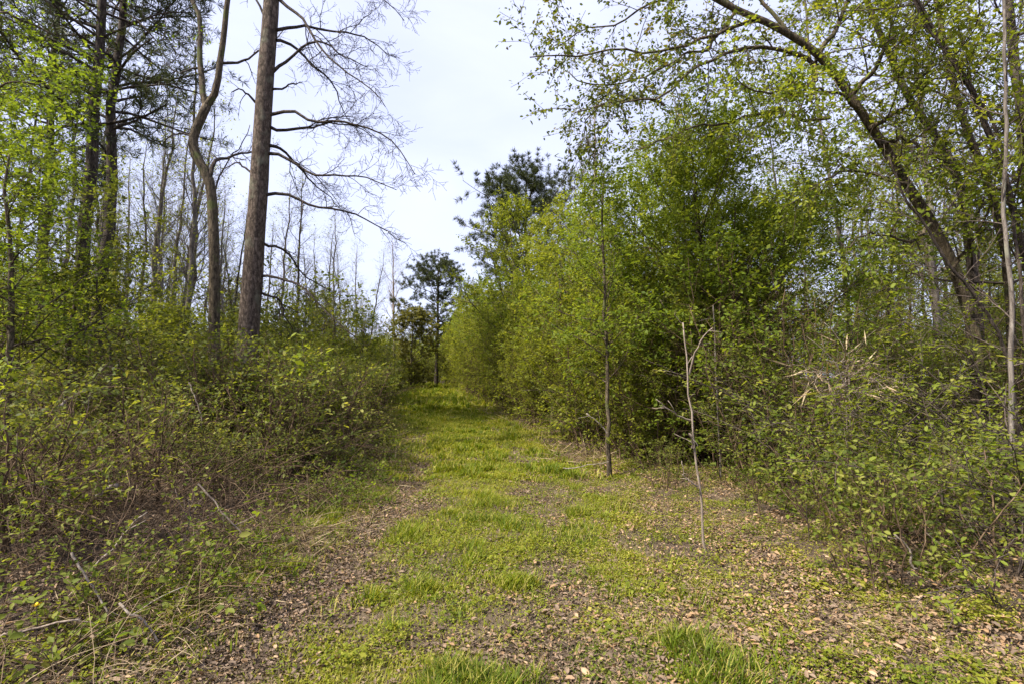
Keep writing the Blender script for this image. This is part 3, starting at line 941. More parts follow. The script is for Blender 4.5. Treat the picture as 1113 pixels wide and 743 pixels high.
conifer('pine_tree', 'tall dark pine whose rounded crown stands above the yellow-green trees', 574, 31, 190, 0.2, 41, (0.42, 0.96), 3.3, 'needle', tufts=4, per=34, nsize=0.27, K=66, ratio=0.085, keep=0.9, sub=8, up=0.02)
conifer('pine_tree', 'small far pine with open crown and thin dark trunk at the end of the track', 474, 37, 284, 0.13, 44, (0.36, 0.96), 2.3, 'needle', tufts=4, per=30, nsize=0.22, K=54, ratio=0.10, keep=0.85, up=0.02)
conifer('pine_tree', 'dark pine with drooping needled boughs standing in the left wood', 84, 13.0, -260, 0.165, 51, (0.4, 1.0), 2.6, 'needle', tufts=4, per=15, nsize=0.2, K=58, ratio=0.09, prof='flat', up=-0.03, lean=0.02, sub=9)
conifer('pine_tree', 'brown-barked pine close beside the dark pine in the left wood', 103, 14.0, -220, 0.155, 54, (0.42, 1.0), 2.4, 'needle', tufts=4, per=15, nsize=0.2, K=54, ratio=0.09, prof='flat', up=-0.03, lean=0.03, sub=9)
conifer('pine_tree', 'third pine further back in the left wood with sparse grey boughs', 40, 17.0, -150, 0.15, 57, (0.35, 1.0), 2.6, 'needle', tufts=4, per=15, nsize=0.24, K=54, ratio=0.09, prof='flat', up=-0.02, sub=9)


# ------------------------------------------------------------------ builders of repeated plants
def bare_tree(seed, label, group, loc, h=11.0, r=0.085, bark='grey_bark', leafkeep=0.25, leafm='yellow'):
    rng = np.random.default_rng(seed)
    st = straight(h, r, 0.012, 22, rng, (0.03 * rng.standard_normal(), 0), 0.018)
    lv = [dict(K=26, t=(0.3, 1.0), ang=42, angsd=12, L=2.0, prof='cone', n=7, wander=0.1, up=0.08, rr=0.35, rmax=0.03),
          dict(K=7, t=(0.2, 1), ang=38, L=0.8, n=6, wander=0.14, up=0.05, rr=0.5, rmax=0.012, taper=0.5),
          dict(K=4, t=(0.2, 1), ang=38, L=0.4, n=4, wander=0.14, up=0.03, rr=0.7, rmax=0.007, taper=0.6)]
    return plant('bare_tree', label, 'tree', loc, st, lv, dict(per=4, size=0.085, ratio=0.5, keep=leafkeep, clump=0.35, tone=0.5, droop=-0.1), seed + 7, bark, leafm, group, (7, 4, 3, 3))


def leafy_tree(seed, label, group, loc, h, r, leafm, Lb=2.0, size=0.09, per=6, bark='brown_bark', t0=0.2, K=26, prof='round', name='leafy_tree', sub=8, sub2=5, clump=0.15, ratio=0.52, flat=0.0, up=0.08, ang=58, tone=0.5, hexa=False, cat='tree'):
    rng = np.random.default_rng(seed)
    st = straight(h, r, 0.012, 18, rng, (0.04 * rng.standard_normal(), 0.03 * rng.standard_normal()), 0.02)
    per = int(per * 1.6); size = size * 1.12
    lv = [dict(K=K, t=(t0, 1.0), ang=ang, angsd=12, L=Lb, prof=prof, n=7, wander=0.12, up=up, rr=0.4, rmax=0.035),
          dict(K=sub, t=(0.15, 1), ang=45, L=Lb * 0.42, n=5, wander=0.15, up=0.02, rr=0.5, rmax=0.012, flat=flat),
          dict(K=sub2, t=(0.15, 1), ang=45, L=Lb * 0.18, n=4, wander=0.15, up=0.0, rr=0.6, rmax=0.005, flat=flat)]
    return plant(name, label, cat, loc, st, lv, dict(per=per, size=size, ratio=ratio, clump=clump, tone=tone, twigtone=0.2, spread=0.03, droop=-0.12, hexa=hexa), seed + 3, bark, leafm, group, (7, 4, 3, 3))


def shrub(seed, label, group, loc, h, leafm, stems=9, size=0.06, per=7, spread=0.35, splay=0.45, bark='cane', name='shrub', K=11, Lb=0.9, keep=0.9, clump=0.15, ratio=0.5, r=0.016, tone=0.5, t0=0.15, sub=6, hexa=False, cat='shrub', twigtone=0.2):
    ratio = ratio * 1.15
    rng = np.random.default_rng(seed)
    st = straight(h, r, 0.004, 12, rng, (0, 0), 0.05, stems, spread, splay)
    per = int(per * 1.7)
    lv = [dict(K=K, t=(t0, 1.0), ang=50, angsd=14, L=Lb, prof='round', n=6, wander=0.15, up=0.05, rr=0.5, rmax=0.012),
          dict(K=sub, t=(0.15, 1), ang=45, L=Lb * 0.42, n=4, wander=0.17, up=0.0, rr=0.6, rmax=0.005)]
    return plant(name, label, cat, loc, st, lv, dict(per=per, size=size, ratio=ratio, keep=keep, clump=clump, tone=tone, twigtone=twigtone, spread=0.025, droop=-0.12, hexa=hexa), seed + 3, bark, leafm, group, (5, 3, 3), 'stems', 'foliage')


def bramble(seed, label, group, loc, h, w, canes=46, leafm='thicket', per=5, size=0.045, name='bramble_bush', keep=0.75, bark='cane', dead=16, cat='bramble', tone=0.45, clump=0.3, K=5, tl=0.3, dl=0.6):
    """arching canes over a tangle of dead ones"""
    rng = np.random.default_rng(seed)
    root = thing(name, label, cat, loc, 0.0, group)
    a = rng.random(canes) * 6.28
    p0 = np.stack([np.cos(a), np.sin(a), 0 * a], 1) * (w * 0.75 * np.sqrt(rng.random(canes)))[:, None]; p0[:, 2] = -0.06
    az = rng.random(canes) * 6.28
    d = np.stack([np.cos(az) * 0.5, np.sin(az) * 0.5, 0.9 + 0.5 * rng.random(canes)], 1)
    live = grow(p0, d, h * (0.9 + 0.8 * rng.random(canes)), 0.0045, 11, 0.12, -0.13, 0.5, rng)
    p1 = np.stack([(rng.random(dead) - 0.5) * 2 * w, (rng.random(dead) - 0.5) * 2 * w, 0.1 + rng.random(dead) ** 2 * h * 0.55], 1)
    a1 = rng.random(dead) * 6.28
    d1 = np.stack([np.cos(a1), np.sin(a1), 0.35 * rng.standard_normal(dead)], 1)
    dd = grow(p1, d1, dl * (0.7 + 1.2 * rng.random(dead)), 0.0037, 8, 0.16, -0.05, 0.5, rng)
    tw = spawn(live[0], live[1], dict(K=K, t=(0.2, 1), ang=55, L=tl, n=5, wander=0.2, up=-0.02, rr=0.7, taper=0.5), rng)
    tw2 = spawn(dd[0], dd[1], dict(K=2, t=(0.1, 1), ang=50, L=0.22, n=4, wander=0.2, up=-0.02, rr=0.7), rng)
    obj('canes', tubes_mesh('canes', [(live[0], live[1], 4), (dd[0], dd[1], 4), (tw[0], np.maximum(tw[1], 0.002), 3), (tw2[0], np.maximum(tw2[1], 0.002), 3)], M[bark]), root)
    V, q, t = leaf_batch([tw], dict(per=per, size=size, ratio=0.55, keep=keep, clump=clump, tone=tone, twigtone=0.18, spread=0.02, droop=-0.1, hexa=True, upn=1.2), rng)
    obj('foliage', mesh_from('foliage', V, q, None, M[leafm], t), root)
    return root


def ground_p(x, y):
    return (x, y, gz(x, y))


def spread_copies(protos, spots, seed, smin=0.85, smax=1.2, tilt=0.04):
    """protos stand at the first spots; copies at the others"""
    rng = np.random.default_rng(seed)
    for i, (x, y, *s) in enumerate(spots):
        p = protos[i % len(protos)]
        sc = (s[0] if s else 1.0) * (smin + (smax - smin) * rng.random())
        rz = rng.random() * 6.28
        tl = (tilt * rng.standard_normal(), tilt * rng.standard_normal())
        if i < len(protos):
            p.location = ground_p(x, y); p.rotation_euler = (*tl, rz); p.scale = (sc, sc, sc)
        else:
            dup(p, ground_p(x, y), rz, sc, tl)


Z0 = (0, 0, 0)
rng = np.random.default_rng(77)

# thin bare trunks in the wood on the left
lab = 'thin bare grey tree among many like it in the wood left of the track'
grp = 'thin bare trees in the left wood'
protos = [bare_tree(200 + i, lab, grp, Z0, 11.5, 0.085, ('grey_bark', 'dark_bark', 'grey_bark', 'dark_bark')[i], 0.3) for i in range(4)]
spots = []
for px, D, s in ((112, 19, 1.0), (128, 24, 1.1), (150, 21, 1.15), (163, 27, 1.2), (176, 19, 0.95), (190, 24, 1.2), (206, 21, 1.1), (214, 30, 1.2), (250, 22, 0.9), (256, 31, 1.1),
                 (300, 24, 0.85), (318, 27, 0.9), (334, 22, 0.7), (350, 30, 0.95), (362, 25, 0.7), (374, 34, 0.9), (388, 30, 0.65), (398, 38, 0.75), (60, 22, 1.1), (20, 24, 1.1),
                 (140, 33, 1.2), (198, 36, 1.25), (234, 38, 1.2), (285, 37, 1.1), (310, 40, 1.0), (342, 42, 1.0), (95, 30, 1.2), (45, 33, 1.2), (380, 46, 0.9), (270, 29, 1.0), (170, 42, 1.3), (120, 45, 1.3)):
    spots.append((gx(px, D), D, s))
for i in range(22):
    D = 20 + 22 * rng.random(); spots.append((gx(95 + 180 * rng.random(), D), D, 0.8 + 0.4 * rng.random()))
for i in range(10):
    D = 16 + 30 * rng.random(); spots.append((gx(-250 * rng.random() - 10, D), D, 1.1))
spread_copies(protos, spots, 1, 0.75, 1.2, 0.05)

t = bare_tree(230, 'pale bare tree standing alone against the sky before the small far pine', None, ground_p(gx(429, 36), 36), 10.2, 0.10, 'pale_bark', 0.05)
t = bare_tree(232, 'pale bare treetop rising beside the tall dark pine above the thicket', None, ground_p(gx(631, 20), 20), 12.2, 0.11, 'pale_bark', 0.03)
t = bare_tree(234, 'pale bare bush-like tree at the far left turn of the track', None, ground_p(gx(392, 34), 34), 5.6, 0.05, 'pale_bark', 0.1)

# understorey shrubs in the left wood
lab = 'olive green shrub in the understorey of the wood left of and beyond the track'
grp = 'understorey shrubs in the left wood'
protos = [shrub(240 + i, lab, grp, Z0, 3.3, ('olive', 'thicket', 'yellow')[i], 9, 0.10, 5, 0.6, 0.4, K=10, Lb=1.3) for i in range(3)]
spots = []
for i in range(64):
    D = 13 + 34 * rng.random() ** 0.8
    px = -120 + 530 * rng.random()
    if px > 400 - (D < 24) * 60:
        continue
    spots.append((gx(px, D), D, 0.7 + 0.6 * rng.random()))
for px, D, s in ((440, 42, 1.0), (452, 44, 0.9), (462, 43, 0.75), (470, 46, 1.0), (480, 43, 0.8), (488, 46, 0.9), (497, 42, 0.9), (505, 44, 1.1), (430, 43, 1.0), (458, 48, 1.2), (476, 50, 1.3), (492, 50, 1.2), (444, 50, 1.3)):
    spots.append((gx(px, D), D, s))
spread_copies(protos, spots, 2)

# far wood closing the view
lab = 'leafing tree in the far wood that closes the view behind the track'
grp = 'trees of the far wood'
protos = [leafy_tree(250 + i, lab, grp, Z0, 9.0, 0.12, ('olive', 'yellow', 'cedar')[i], 2.3, 0.16, 6, K=22, t0=0.08) for i in range(3)]
spots = []
for i in range(70):
    D = 46 + 50 * rng.random()
    px = -60 + 1240 * rng.random()
    s = 0.6 + 0.5 * rng.random()
    if 380 < px < 540:
        s *= 0.62
    spots.append((gx(px, D), D, s))
for px, D, s in ((395, 44, 0.45), (412, 47, 0.5), (430, 50, 0.5), (455, 52, 0.55), (488, 45, 0.5), (500, 50, 0.55), (515, 48, 0.7), (470, 56, 0.6), (440, 44, 0.4), (405, 40, 0.4), (492, 41, 0.38), (478, 46, 0.36), (466, 47, 0.4), (484, 52, 0.55), (458, 46, 0.34), (474, 50, 0.5), (448, 49, 0.45)):
    spots.append((gx(px, D), D, s))
spread_copies(protos, spots, 3, 0.9, 1.1)

# leafy middle storey of the left wood
lab = 'bushy leafing tree of the middle storey in the left wood'
grp = 'middle storey trees of the left wood'
protos = [leafy_tree(256 + 40 * i, lab, grp, Z0, 5.5, 0.06, ('olive', 'yellow', 'thicket')[i], 1.7, 0.10, 5, K=26, t0=0.06, clump=0.25, sub=8) for i in range(3)]
spots = []
for i in range(70):
    D = 14 + 26 * rng.random()
    px = -160 + 560 * rng.random() ** 1.25
    s = (0.6 + 0.45 * rng.random()) * (1.0 - 0.35 * max(0, (px - 150) / 250))
    if px > 330 and D < 22:
        continue
    if 95 < px < 330:
        s *= 0.62
        D = max(D, 18)
    spots.append((gx(px, D), D, s))
spread_copies(protos, spots, 13)

# bushes along the left edge of the track further on
lab = 'olive green bush lining the left edge and the far end of the track'
grp = 'bushes lining the left edge of the track'
protos = [shrub(260 + i, lab, grp, Z0, 2.3, ('thicket', 'olive', 'yellow')[i], 10, 0.065, 6, 0.5, 0.4, Lb=0.85, tone=0.58) for i in range(3)]
spots = []
for y in np.arange(13, 40, 1.3):
    for k in range(2):
        yy = y + rng.random(); u = -2.7 + 0.03 * (y - 13) - 1.6 * k - 0.7 * rng.random()
        spots.append((float(path_x(yy)) + u, yy, (0.35 if k == 0 else 0.65) + 0.35 * rng.random() + 0.012 * (yy - 13)))
for px, D, s_ in ((438, 39, 0.5), (447, 40, 0.45), (456, 39.5, 0.4), (465, 40.5, 0.42), (474, 40, 0.4), (483, 40.5, 0.45), (492, 39.5, 0.45), (500, 40, 0.5), (510, 39, 0.55), (461, 41.5, 0.6), (479, 42, 0.6), (444, 42, 0.7), (497, 42, 0.7), (470, 44, 0.8), (452, 44, 0.8), (488, 44, 0.8)):
    spots.append((gx(px, D), D, s_))
spread_copies(protos, spots, 4)

# bramble thicket on the left: leafy brambles, dead tangles and leafy mounds, uneven, with gaps
P1 = [bramble(270, '', '', Z0, 1.0, 0.7, canes=24, keep=0.8, per=8, size=0.052, dead=5, leafm='thicket', K=5, tone=0.55, clump=0.15),
      bramble(271, '', '', Z0, 1.15, 0.75, canes=22, keep=0.95, per=7, size=0.06, dead=6, leafm='thicket', K=5, tone=0.7, clump=0.25),
      bramble(272, '', '', Z0, 0.85, 0.7, canes=26, keep=0.8, per=10, size=0.04, dead=8, leafm='olive', K=6, tone=0.6, clump=0.15)]
P2 = [bramble(273, '', '', Z0, 0.7, 0.8, canes=14, keep=0.4, per=6, size=0.04, dead=34, leafm='thicket', K=3, dl=0.8, name='dead_bramble'),
      bramble(274, '', '', Z0, 0.8, 0.8, canes=12, keep=0.5, per=6, size=0.045, dead=44, leafm='thicket', K=3, dl=0.9, name='dead_bramble')]
for p in P1:
    tag(p, 'leafy bramble bush with arching canes in the left thicket', 'bramble', 'leafy bramble bushes in the left thicket')
for p in P2:
    tag(p, 'tangle of mostly leafless dead bramble canes in the left thicket', 'bramble', 'dead bramble tangles in the left thicket')
s1, s2 = [], []
for y in np.arange(1.6, 14.5, 0.68):
    for u in np.arange(-2.3, -10.5, -0.8):
        uu = u - 0.5 * rng.random(); yy = y + 0.6 * rng.random()
        if uu < -2.2 - 0.95 * yy:
            continue
        xx = float(path_x(yy)) + uu
        hn = float(fbm(xx, yy, 2.2, 81)); dn = float(fbm(xx, yy, 1.8, 85))
        hgt = (0.42 + (0.25 + 0.3 * float(sstep(4, 9, yy))) * float(sstep(-2.2, -3.6, uu))) * (0.45 + 1.1 * hn) + 0.1 * rng.random()
        if dn > 0.51 or (yy < 5.2 and rng.random() < 0.42):
            s2.append((xx, yy, hgt * 0.95 + (0.4 if yy < 5.5 and uu < -2.7 else 0.15)))
        elif hn > 0.36 or rng.random() < 0.4:
            s1.append((xx, yy, hgt * 1.1))
spread_copies(P1, s1, 5, 0.85, 1.25, 0.1)
spread_copies(P2, s2, 25, 0.85, 1.25, 0.1)

# low growth creeping out along the left edge
lab = 'low sprawling bramble clump with short canes at the open edge of the left thicket'
grp = 'low bramble clumps at the left edge'
protos = [bramble(290 + i, lab, grp, Z0, 0.34, 0.42, canes=16, keep=0.95, per=8, size=0.042, dead=(3, 8)[i], leafm=('thicket', 'fresh')[i], tone=0.5, K=4, tl=0.2) for i in range(2)]
spots = []
for y in np.arange(2.3, 13, 0.5):
    for k in range(2):
        if rng.random() < 0.3:
            continue
        yy = y + 0.3 * rng.random()
        spots.append((float(path_x(yy)) - 1.72 - 0.45 * k - 0.3 * rng.random(), yy, 0.6 + 0.5 * rng.random() + 0.15 * k))
spread_copies(protos, spots, 12, 0.85, 1.15, 0.08)

# small-leaved shrubs inside the left thicket
lab = 'small-leaved green shrub standing up out of the left bramble thicket'
grp = 'shrubs in the left thicket'
protos = [shrub(280 + i, lab, grp, Z0, 1.5, ('thicket', 'olive')[i], 7, 0.05, 4, 0.35, 0.6, Lb=0.6, K=8, clump=0.3) for i in range(2)]
spots = []
for px, py, D, *s_ in ((120, 400, 7.5), (170, 395, 8), (215, 390, 8.5), (300, 395, 9.5), (335, 400, 10), (250, 405, 8.8), (380, 400, 12), (360, 410, 11), (90, 420, 7), (400, 405, 14), (140, 380, 10), (190, 375, 12), (60, 400, 8), (320, 385, 12), (40, 500, 5.0), (150, 480, 5.6), (230, 470, 6.2), (10, 560, 4.2), (300, 450, 7.5), (260, 480, 5.8), (200, 440, 7), (216, 0, 8.0, 1.1), (244, 0, 8.6, 1.12), (262, 0, 8.8, 1.08), (287, 0, 8.2, 1.12), (190, 0, 8.4, 1.15), (350, 0, 10.5, 1.25), (392, 0, 13, 1.3), (320, 0, 9.6, 1.2), (160, 0, 9, 1.15)):
    spots.append((gx(px, D), D, s_[0] if s_ else (0.85 if D > 7.2 else 0.5) + 0.25 * rng.random()))
spread_copies(protos, spots, 6)

# leafy young trees at the left edge of the view
for i, (px, D, h, lm, s, lab) in enumerate((
        (18, 7.6, 4.6, 'fresh', 0.06, 'fresh green young tree with layered sprays at the edge of the left wood'),
        (70, 9.5, 4.4, 'olive', 0.065, 'olive leafed young tree under the dark pines of the left wood'),
        (-40, 8.2, 7.0, 'fresh', 0.065, 'taller green tree whose leaves hang in from the left edge'),
        (130, 11.5, 3.2, 'yellow', 0.06, 'low yellow-green young tree in front of the thin bare trunks'),
        (-15, 11.5, 8.5, 'fresh', 0.075, 'leafy tree behind the layered young tree at the left edge'))):
    leafy_tree(300 + i * 5, lab, None, ground_p(gx(px, D), D), h, 0.045, lm, 1.7, s, 6, K=24, t0=0.22, prof='flat', up=0.02, ang=68, flat=0.5, name='young_tree', sub=8, sub2=5, clump=0.2)
# overhanging spray from above at the upper left
b = base_at(-150, 6.5)
root = thing('overhanging_tree', 'leafy tree outside the wood edge whose bright boughs hang into the upper left sky', 'tree', b)
P = smooth_line(line_px([(-150, 620), (-150, 300), (-140, 60), (-110, -120), (-60, -220)], 6.5, b), 24)[None]
obj('trunk', tubes_mesh('trunk', [(P, np.linspace(0.12, 0.05, 24)[None], 9)], M['brown_bark'], 0.03, np.random.default_rng(2)), root)
lfb = dict(per=10, size=0.05, ratio=0.5, tone=0.2, twigtone=0.2, keep=0.75, clump=0.3, droop=-0.15)
twb = [dict(K=11, t=(0.2, 1), ang=48, L=0.7, n=6, wander=0.14, up=-0.02, rr=0.5, rmax=0.013), dict(K=7, t=(0.15, 1), ang=45, L=0.34, n=5, wander=0.17, up=-0.02, rr=0.6, rmax=0.005)]
for i, (pl, dy) in enumerate((([(-125, -40), (-40, -50), (40, -25), (110, 5), (170, 50)], 0.6), ([(-140, 60), (-60, 20), (0, 15), (60, 30), (100, 55)], 0.9), ([(-145, 150), (-70, 110), (0, 100), (45, 95)], -0.4))):
    limb_part('limb', line_px(pl, 6.5, b, np.linspace(0, dy, len(pl))), 0.035, 0.008, root, 'brown_bark', 330 + i, twb, 18, lfb, 'fresh')

# ------------------------------------------------------------------ right side
def hero(px, D):
    return ground_p(gx(px, D), D)


leafy_tree(340, 'dense bright green feathery tree bulging out of the middle of the right thicket', None, hero(765, 9.2), 5.3, 0.06, 'fresh', 2.1, 0.043, 20, K=54, t0=0.1, prof='round', name='feathery_tree', sub=10, sub2=6, clump=0.05, flat=0.4, tone=0.72)
leafy_tree(376, 'low olive brown tree beside the small far pine where the track bends', None, hero(447, 33), 4.6, 0.07, 'cedar', 1.6, 0.12, 7, K=30, t0=0.05, name='leafy_tree', clump=0.15)
leafy_tree(377, 'soft olive tree at the right foot of the small far pine', None, hero(498, 38), 4.2, 0.07, 'olive', 1.6, 0.13, 7, K=28, t0=0.05, name='leafy_tree', clump=0.15)
leafy_tree(345, 'bright green tree overlapping the feathery tree on its right and darker', None, hero(832, 10.6), 4.7, 0.05, 'fresh', 1.9, 0.045, 16, K=38, t0=0.12, name='feathery_tree', sub=8, sub2=6, clump=0.12, flat=0.4, tone=0.45)
leafy_tree(350, 'slender straight sapling with small pale leaves at the edge of the right thicket', None, hero(661, 8.2), 4.9, 0.024, 'fresh', 1.1, 0.045, 6, K=26, t0=0.28, prof='cone', name='sapling', sub=7, sub2=4, clump=0.2, ang=52, tone=0.6, hexa=True, cat='sapling')
leafy_tree(355, 'tall yellow-green tree standing in front of the tall dark pine', None, hero(566, 20), 7.4, 0.09, 'yellow', 2.0, 0.085, 8, K=34, t0=0.1, name='leafy_tree', clump=0.1)
leafy_tree(360, 'round-topped yellow-green tree just right of the dark pine crown', None, hero(622, 17), 6.4, 0.08, 'yellow', 1.9, 0.08, 8, K=32, t0=0.1, name='leafy_tree', clump=0.1)
leafy_tree(365, 'bright green tree between the sapling and the yellow-green trees', None, hero(690, 12.5), 5.6, 0.07, 'fresh', 1.9, 0.055, 14, K=34, t0=0.1, name='leafy_tree', clump=0.1, tone=0.72)
leafy_tree(370, 'bushy young tree below the pale bare treetop', None, hero(600, 14), 4.6, 0.06, 'yellow', 1.5, 0.07, 7, K=28, t0=0.1, name='leafy_tree', clump=0.15)
leafy_tree(375, 'light yellow-green tree at the far end of the right hedge by the small pine', None, hero(522, 27), 5.2, 0.07, 'yellow', 1.6, 0.1, 8, K=30, t0=0.05, name='leafy_tree', clump=0.1, tone=0.65)

# the hedge along the right edge of the track
lab = 'yellow-green bush in the thick hedge along the right edge of the track'
grp = 'bushes of the right hedge'
protos = [shrub(380 + i, lab, grp, Z0, 3.2, ('yellow', 'fresh', 'yellow', 'bright')[i], 12, 0.05, 10, 0.5, 0.3, K=14, Lb=0.95, clump=0.22, r=0.01, t0=0.05, tone=0.65, bark='cane') for i in range(4)]
spots = []
for y in np.arange(8.3, 39, 0.95):
    for k in range(2):
        yy = y + 0.8 * rng.random(); u = 2.35 - 0.02 * max(0, y - 12) + 1.3 * k + 0.5 * rng.random()
        spots.append((float(path_x(yy)) + u, yy, (0.72 if k == 0 else 1.08) + 0.35 * rng.random() + 0.012 * max(0, yy - 14)))
spread_copies(protos, spots, 7)

# low bushes at the foot of the right thicket
lab = 'low scrubby bush with small leaves at the shaded foot of the right thicket'
grp = 'low bushes at the foot of the right thicket'
protos = [shrub(390 + i, lab, grp, Z0, (1.1, 0.85, 0.95)[i], ('thicket', 'olive', 'thicket')[i], 9, (0.045, 0.04, 0.05)[i], 4, 0.4, 0.8, K=7, Lb=0.42, clump=0.25, r=0.005, t0=0.05, bark='cane', tone=0.42, sub=4, hexa=True) for i in range(3)]
spots = []
for y in np.arange(3.6, 20, 0.55):
    for k in range(3 if y < 10 else 1):
        if rng.random() < 0.42:
            continue
        yy = y + 0.4 * rng.random(); u = 2.3 + 0.8 * k + 0.9 * rng.random() + 0.3 * (yy < 5.5)
        spots.append((float(path_x(yy)) + u, yy, (0.4 if k == 0 else 0.75) + 0.55 * rng.random()))
spread_copies(protos, spots, 8)

# twiggy stems inside the right thicket
lab = 'twiggy leafy shrub in the dim inside of the right thicket'
grp = 'shrubs inside the right thicket'
protos = [shrub(400 + i, lab, grp, Z0, 2.9, ('thicket', 'olive', 'fresh', 'yellow')[i], 11, 0.05, 5, 0.6, 0.4, K=11, Lb=0.8, clump=0.35, keep=0.7, r=0.009) for i in range(4)]
spots = []
for i in range(52):
    D = 6.4 + 15 * rng.random() ** 1.2
    x = 3.2 + 12 * rng.random()
    if x > 1.15 * D + 1.5 or x < float(path_x(D)) + 3.4:
        continue
    spots.append((x, D, 0.6 + 0.5 * rng.random()))
spread_copies(protos, spots, 9)

# arching shrubs with layered shoots at the front of the right thicket
def arching_shrub(seed, label, group, n, L, leafm, size):
    rg_ = np.random.default_rng(seed)
    root = thing('arching_shrub', label, 'shrub', Z0, 0.0, group)
    a_ = rg_.random(n) * 6.28
    p0_ = np.stack([np.cos(a_), np.sin(a_), 0 * a_], 1) * 0.12; p0_[:, 2] = -0.05
    d0_ = np.stack([np.cos(a_) * 0.55, np.sin(a_) * 0.55, np.ones(n)], 1)
    st_ = grow(p0_, d0_, L * (0.6 + 0.6 * rg_.random(n)), 0.008, 12, 0.07, -0.11, 0.3, rg_)
    tw_ = spawn(st_[0], st_[1], dict(K=15, t=(0.25, 1), ang=52, L=0.42, n=5, wander=0.12, up=0.0, rr=0.6, flat=0.6), rg_)
    obj('stems', tubes_mesh('stems', [(st_[0], st_[1], 5), (tw_[0], np.maximum(tw_[1], 0.002), 3)], M['twig']), root)
    V_, q_, t_ = leaf_batch([tw_], dict(per=8, size=size, ratio=0.48, tone=0.5, twigtone=0.2, droop=0.0, zs=0.25, hexa=True, upn=2.2, fwd=0.8, clump=0.12, keep=0.92), rg_)
    obj('foliage', mesh_from('foliage', V_, q_, None, M[leafm], t_), root)
    return root


lab = 'shrub with layered arching shoots of small bright leaves at the front of the right thicket'
grp = 'arching shrubs of the right thicket'
protos = [arching_shrub(450 + i, lab, grp, 11, (2.3, 2.0, 1.7)[i], ('thicket', 'yellow', 'bright')[i], (0.045, 0.05, 0.05)[i]) for i in range(3)]
spots = []
for px, D, s_ in ((905, 5.9, 1.0), (1000, 5.2, 0.8), (1100, 4.9, 1.0), (850, 6.9, 1.0), (940, 7.0, 1.2), (1060, 6.2, 1.1), (1130, 6.0, 1.3), (820, 8, 1.1), (880, 8, 1.3), (1085, 3.9, 0.6), (720, 9.5, 0.9), (1150, 4.2, 0.8), (700, 10.5, 1.0), (645, 11.5, 0.9), (1040, 7.8, 1.4)):
    spots.append((gx(px, D), D, s_))
spread_copies(protos, spots, 14, 0.9, 1.1)

# slim trees in the right wood
lab = 'slim grey tree with thin young leaves in the wood behind the right thicket'
grp = 'slim trees in the right wood'
protos = [bare_tree(410 + i, lab, grp, Z0, 10.5, 0.07, ('grey_bark', 'dark_bark', 'brown_bark')[i], 0.4, ('yellow', 'fresh', 'olive')[i]) for i in range(3)]
spots = []
for i in range(40):
    D = 10 + 26 * rng.random()
    px = 780 + 440 * rng.random()
    if i % 5 == 0:
        D = 20 + 16 * rng.random(); px = 660 + 150 * rng.random()
    spots.append((gx(px, D), D, 0.65 + 0.6 * rng.random()))
spread_copies(protos, spots, 10, 0.9, 1.1, 0.05)
lab = 'leafy olive tree in the wood behind the right thicket'
grp = 'leafy trees in the right wood'
protos = [leafy_tree(420 + i, lab, grp, Z0, 7.5, 0.08, ('olive', 'yellow')[i], 2.0, 0.085, 6, K=24, t0=0.15, clump=0.3) for i in range(2)]
spots = []
for i in range(40):
    D = 11.5 + 24 * rng.random()
    px = 860 + 400 * rng.random() if D < 20 else 720 + 520 * rng.random()
    spots.append((gx(px, D), D, 0.5 + 0.4 * rng.random()))
spread_copies(protos, spots, 11)

# ------------------------------------------------------------------ single small plants
def stick(name, label, pts_world, r0, r1, seed, bark='dead_wood', twigs=(), cat='branch', group=None, leaf=None, leafmat=None):
    b = np.array(pts_world[0], float)
    root = thing(name, label, cat, b, 0, group)
    limb_part('stem', np.array(pts_world) - b, r0, r1, root, bark, seed, twigs, 14, leaf, leafmat, 6, 0.007)
    return root


D = 4.6
b = base_at(765, D)
P = [tuple(b - np.array([0, 0, 0.05]))] + [tuple(at(*p, D)) for p in ((764, 585), (762, 550), (759, 515), (755, 490), (752, 455), (748, 425), (748, 395), (745, 365), (742, 350))]
root = stick('dead_sapling', 'bare pale dead sapling with crooked side branches standing by the right thicket', P, 0.0125, 0.0055, 501, 'pale_bark', [dict(TW1, K=4, L=0.22, rmax=0.004, t=(0.4, 1))], 'sapling')
for i, pl in enumerate(([(751, 450), (740, 446), (727, 438), (713, 428)], [(749, 400), (760, 372), (775, 350)], [(752, 480), (748, 470), (748, 462)], [(758, 522), (750, 516), (744, 512)])):
    limb_part('branch', line_px(pl, D, b, np.linspace(0, -0.15, len(pl))), 0.0085, 0.004, root, 'pale_bark', 505 + i, [dict(TW1, K=3, L=0.14, rmax=0.003)], 9, kink=0.008)
D = 7.4
b = base_at(780, D)
stick('pole_sapling', 'thin straight leafless pole stem behind the dead sapling', [tuple(b)] + [tuple(at(*p, D)) for p in ((780, 480), (779, 430), (778, 380), (777, 330))], 0.015, 0.009, 512, 'grey_bark', [dict(TW1, K=5, L=0.5, t=(0.5, 1))], 'sapling')
# crooked grey twig low on the slender sapling
D = 7.9
stick('fallen_branch', 'crooked grey branch propped against the slender sapling', [tuple(at(*p, D)) for p in ((660, 470), (652, 458), (645, 452), (637, 447))], 0.012, 0.006, 514, 'dead_wood', [dict(TW1, K=3, L=0.2)])

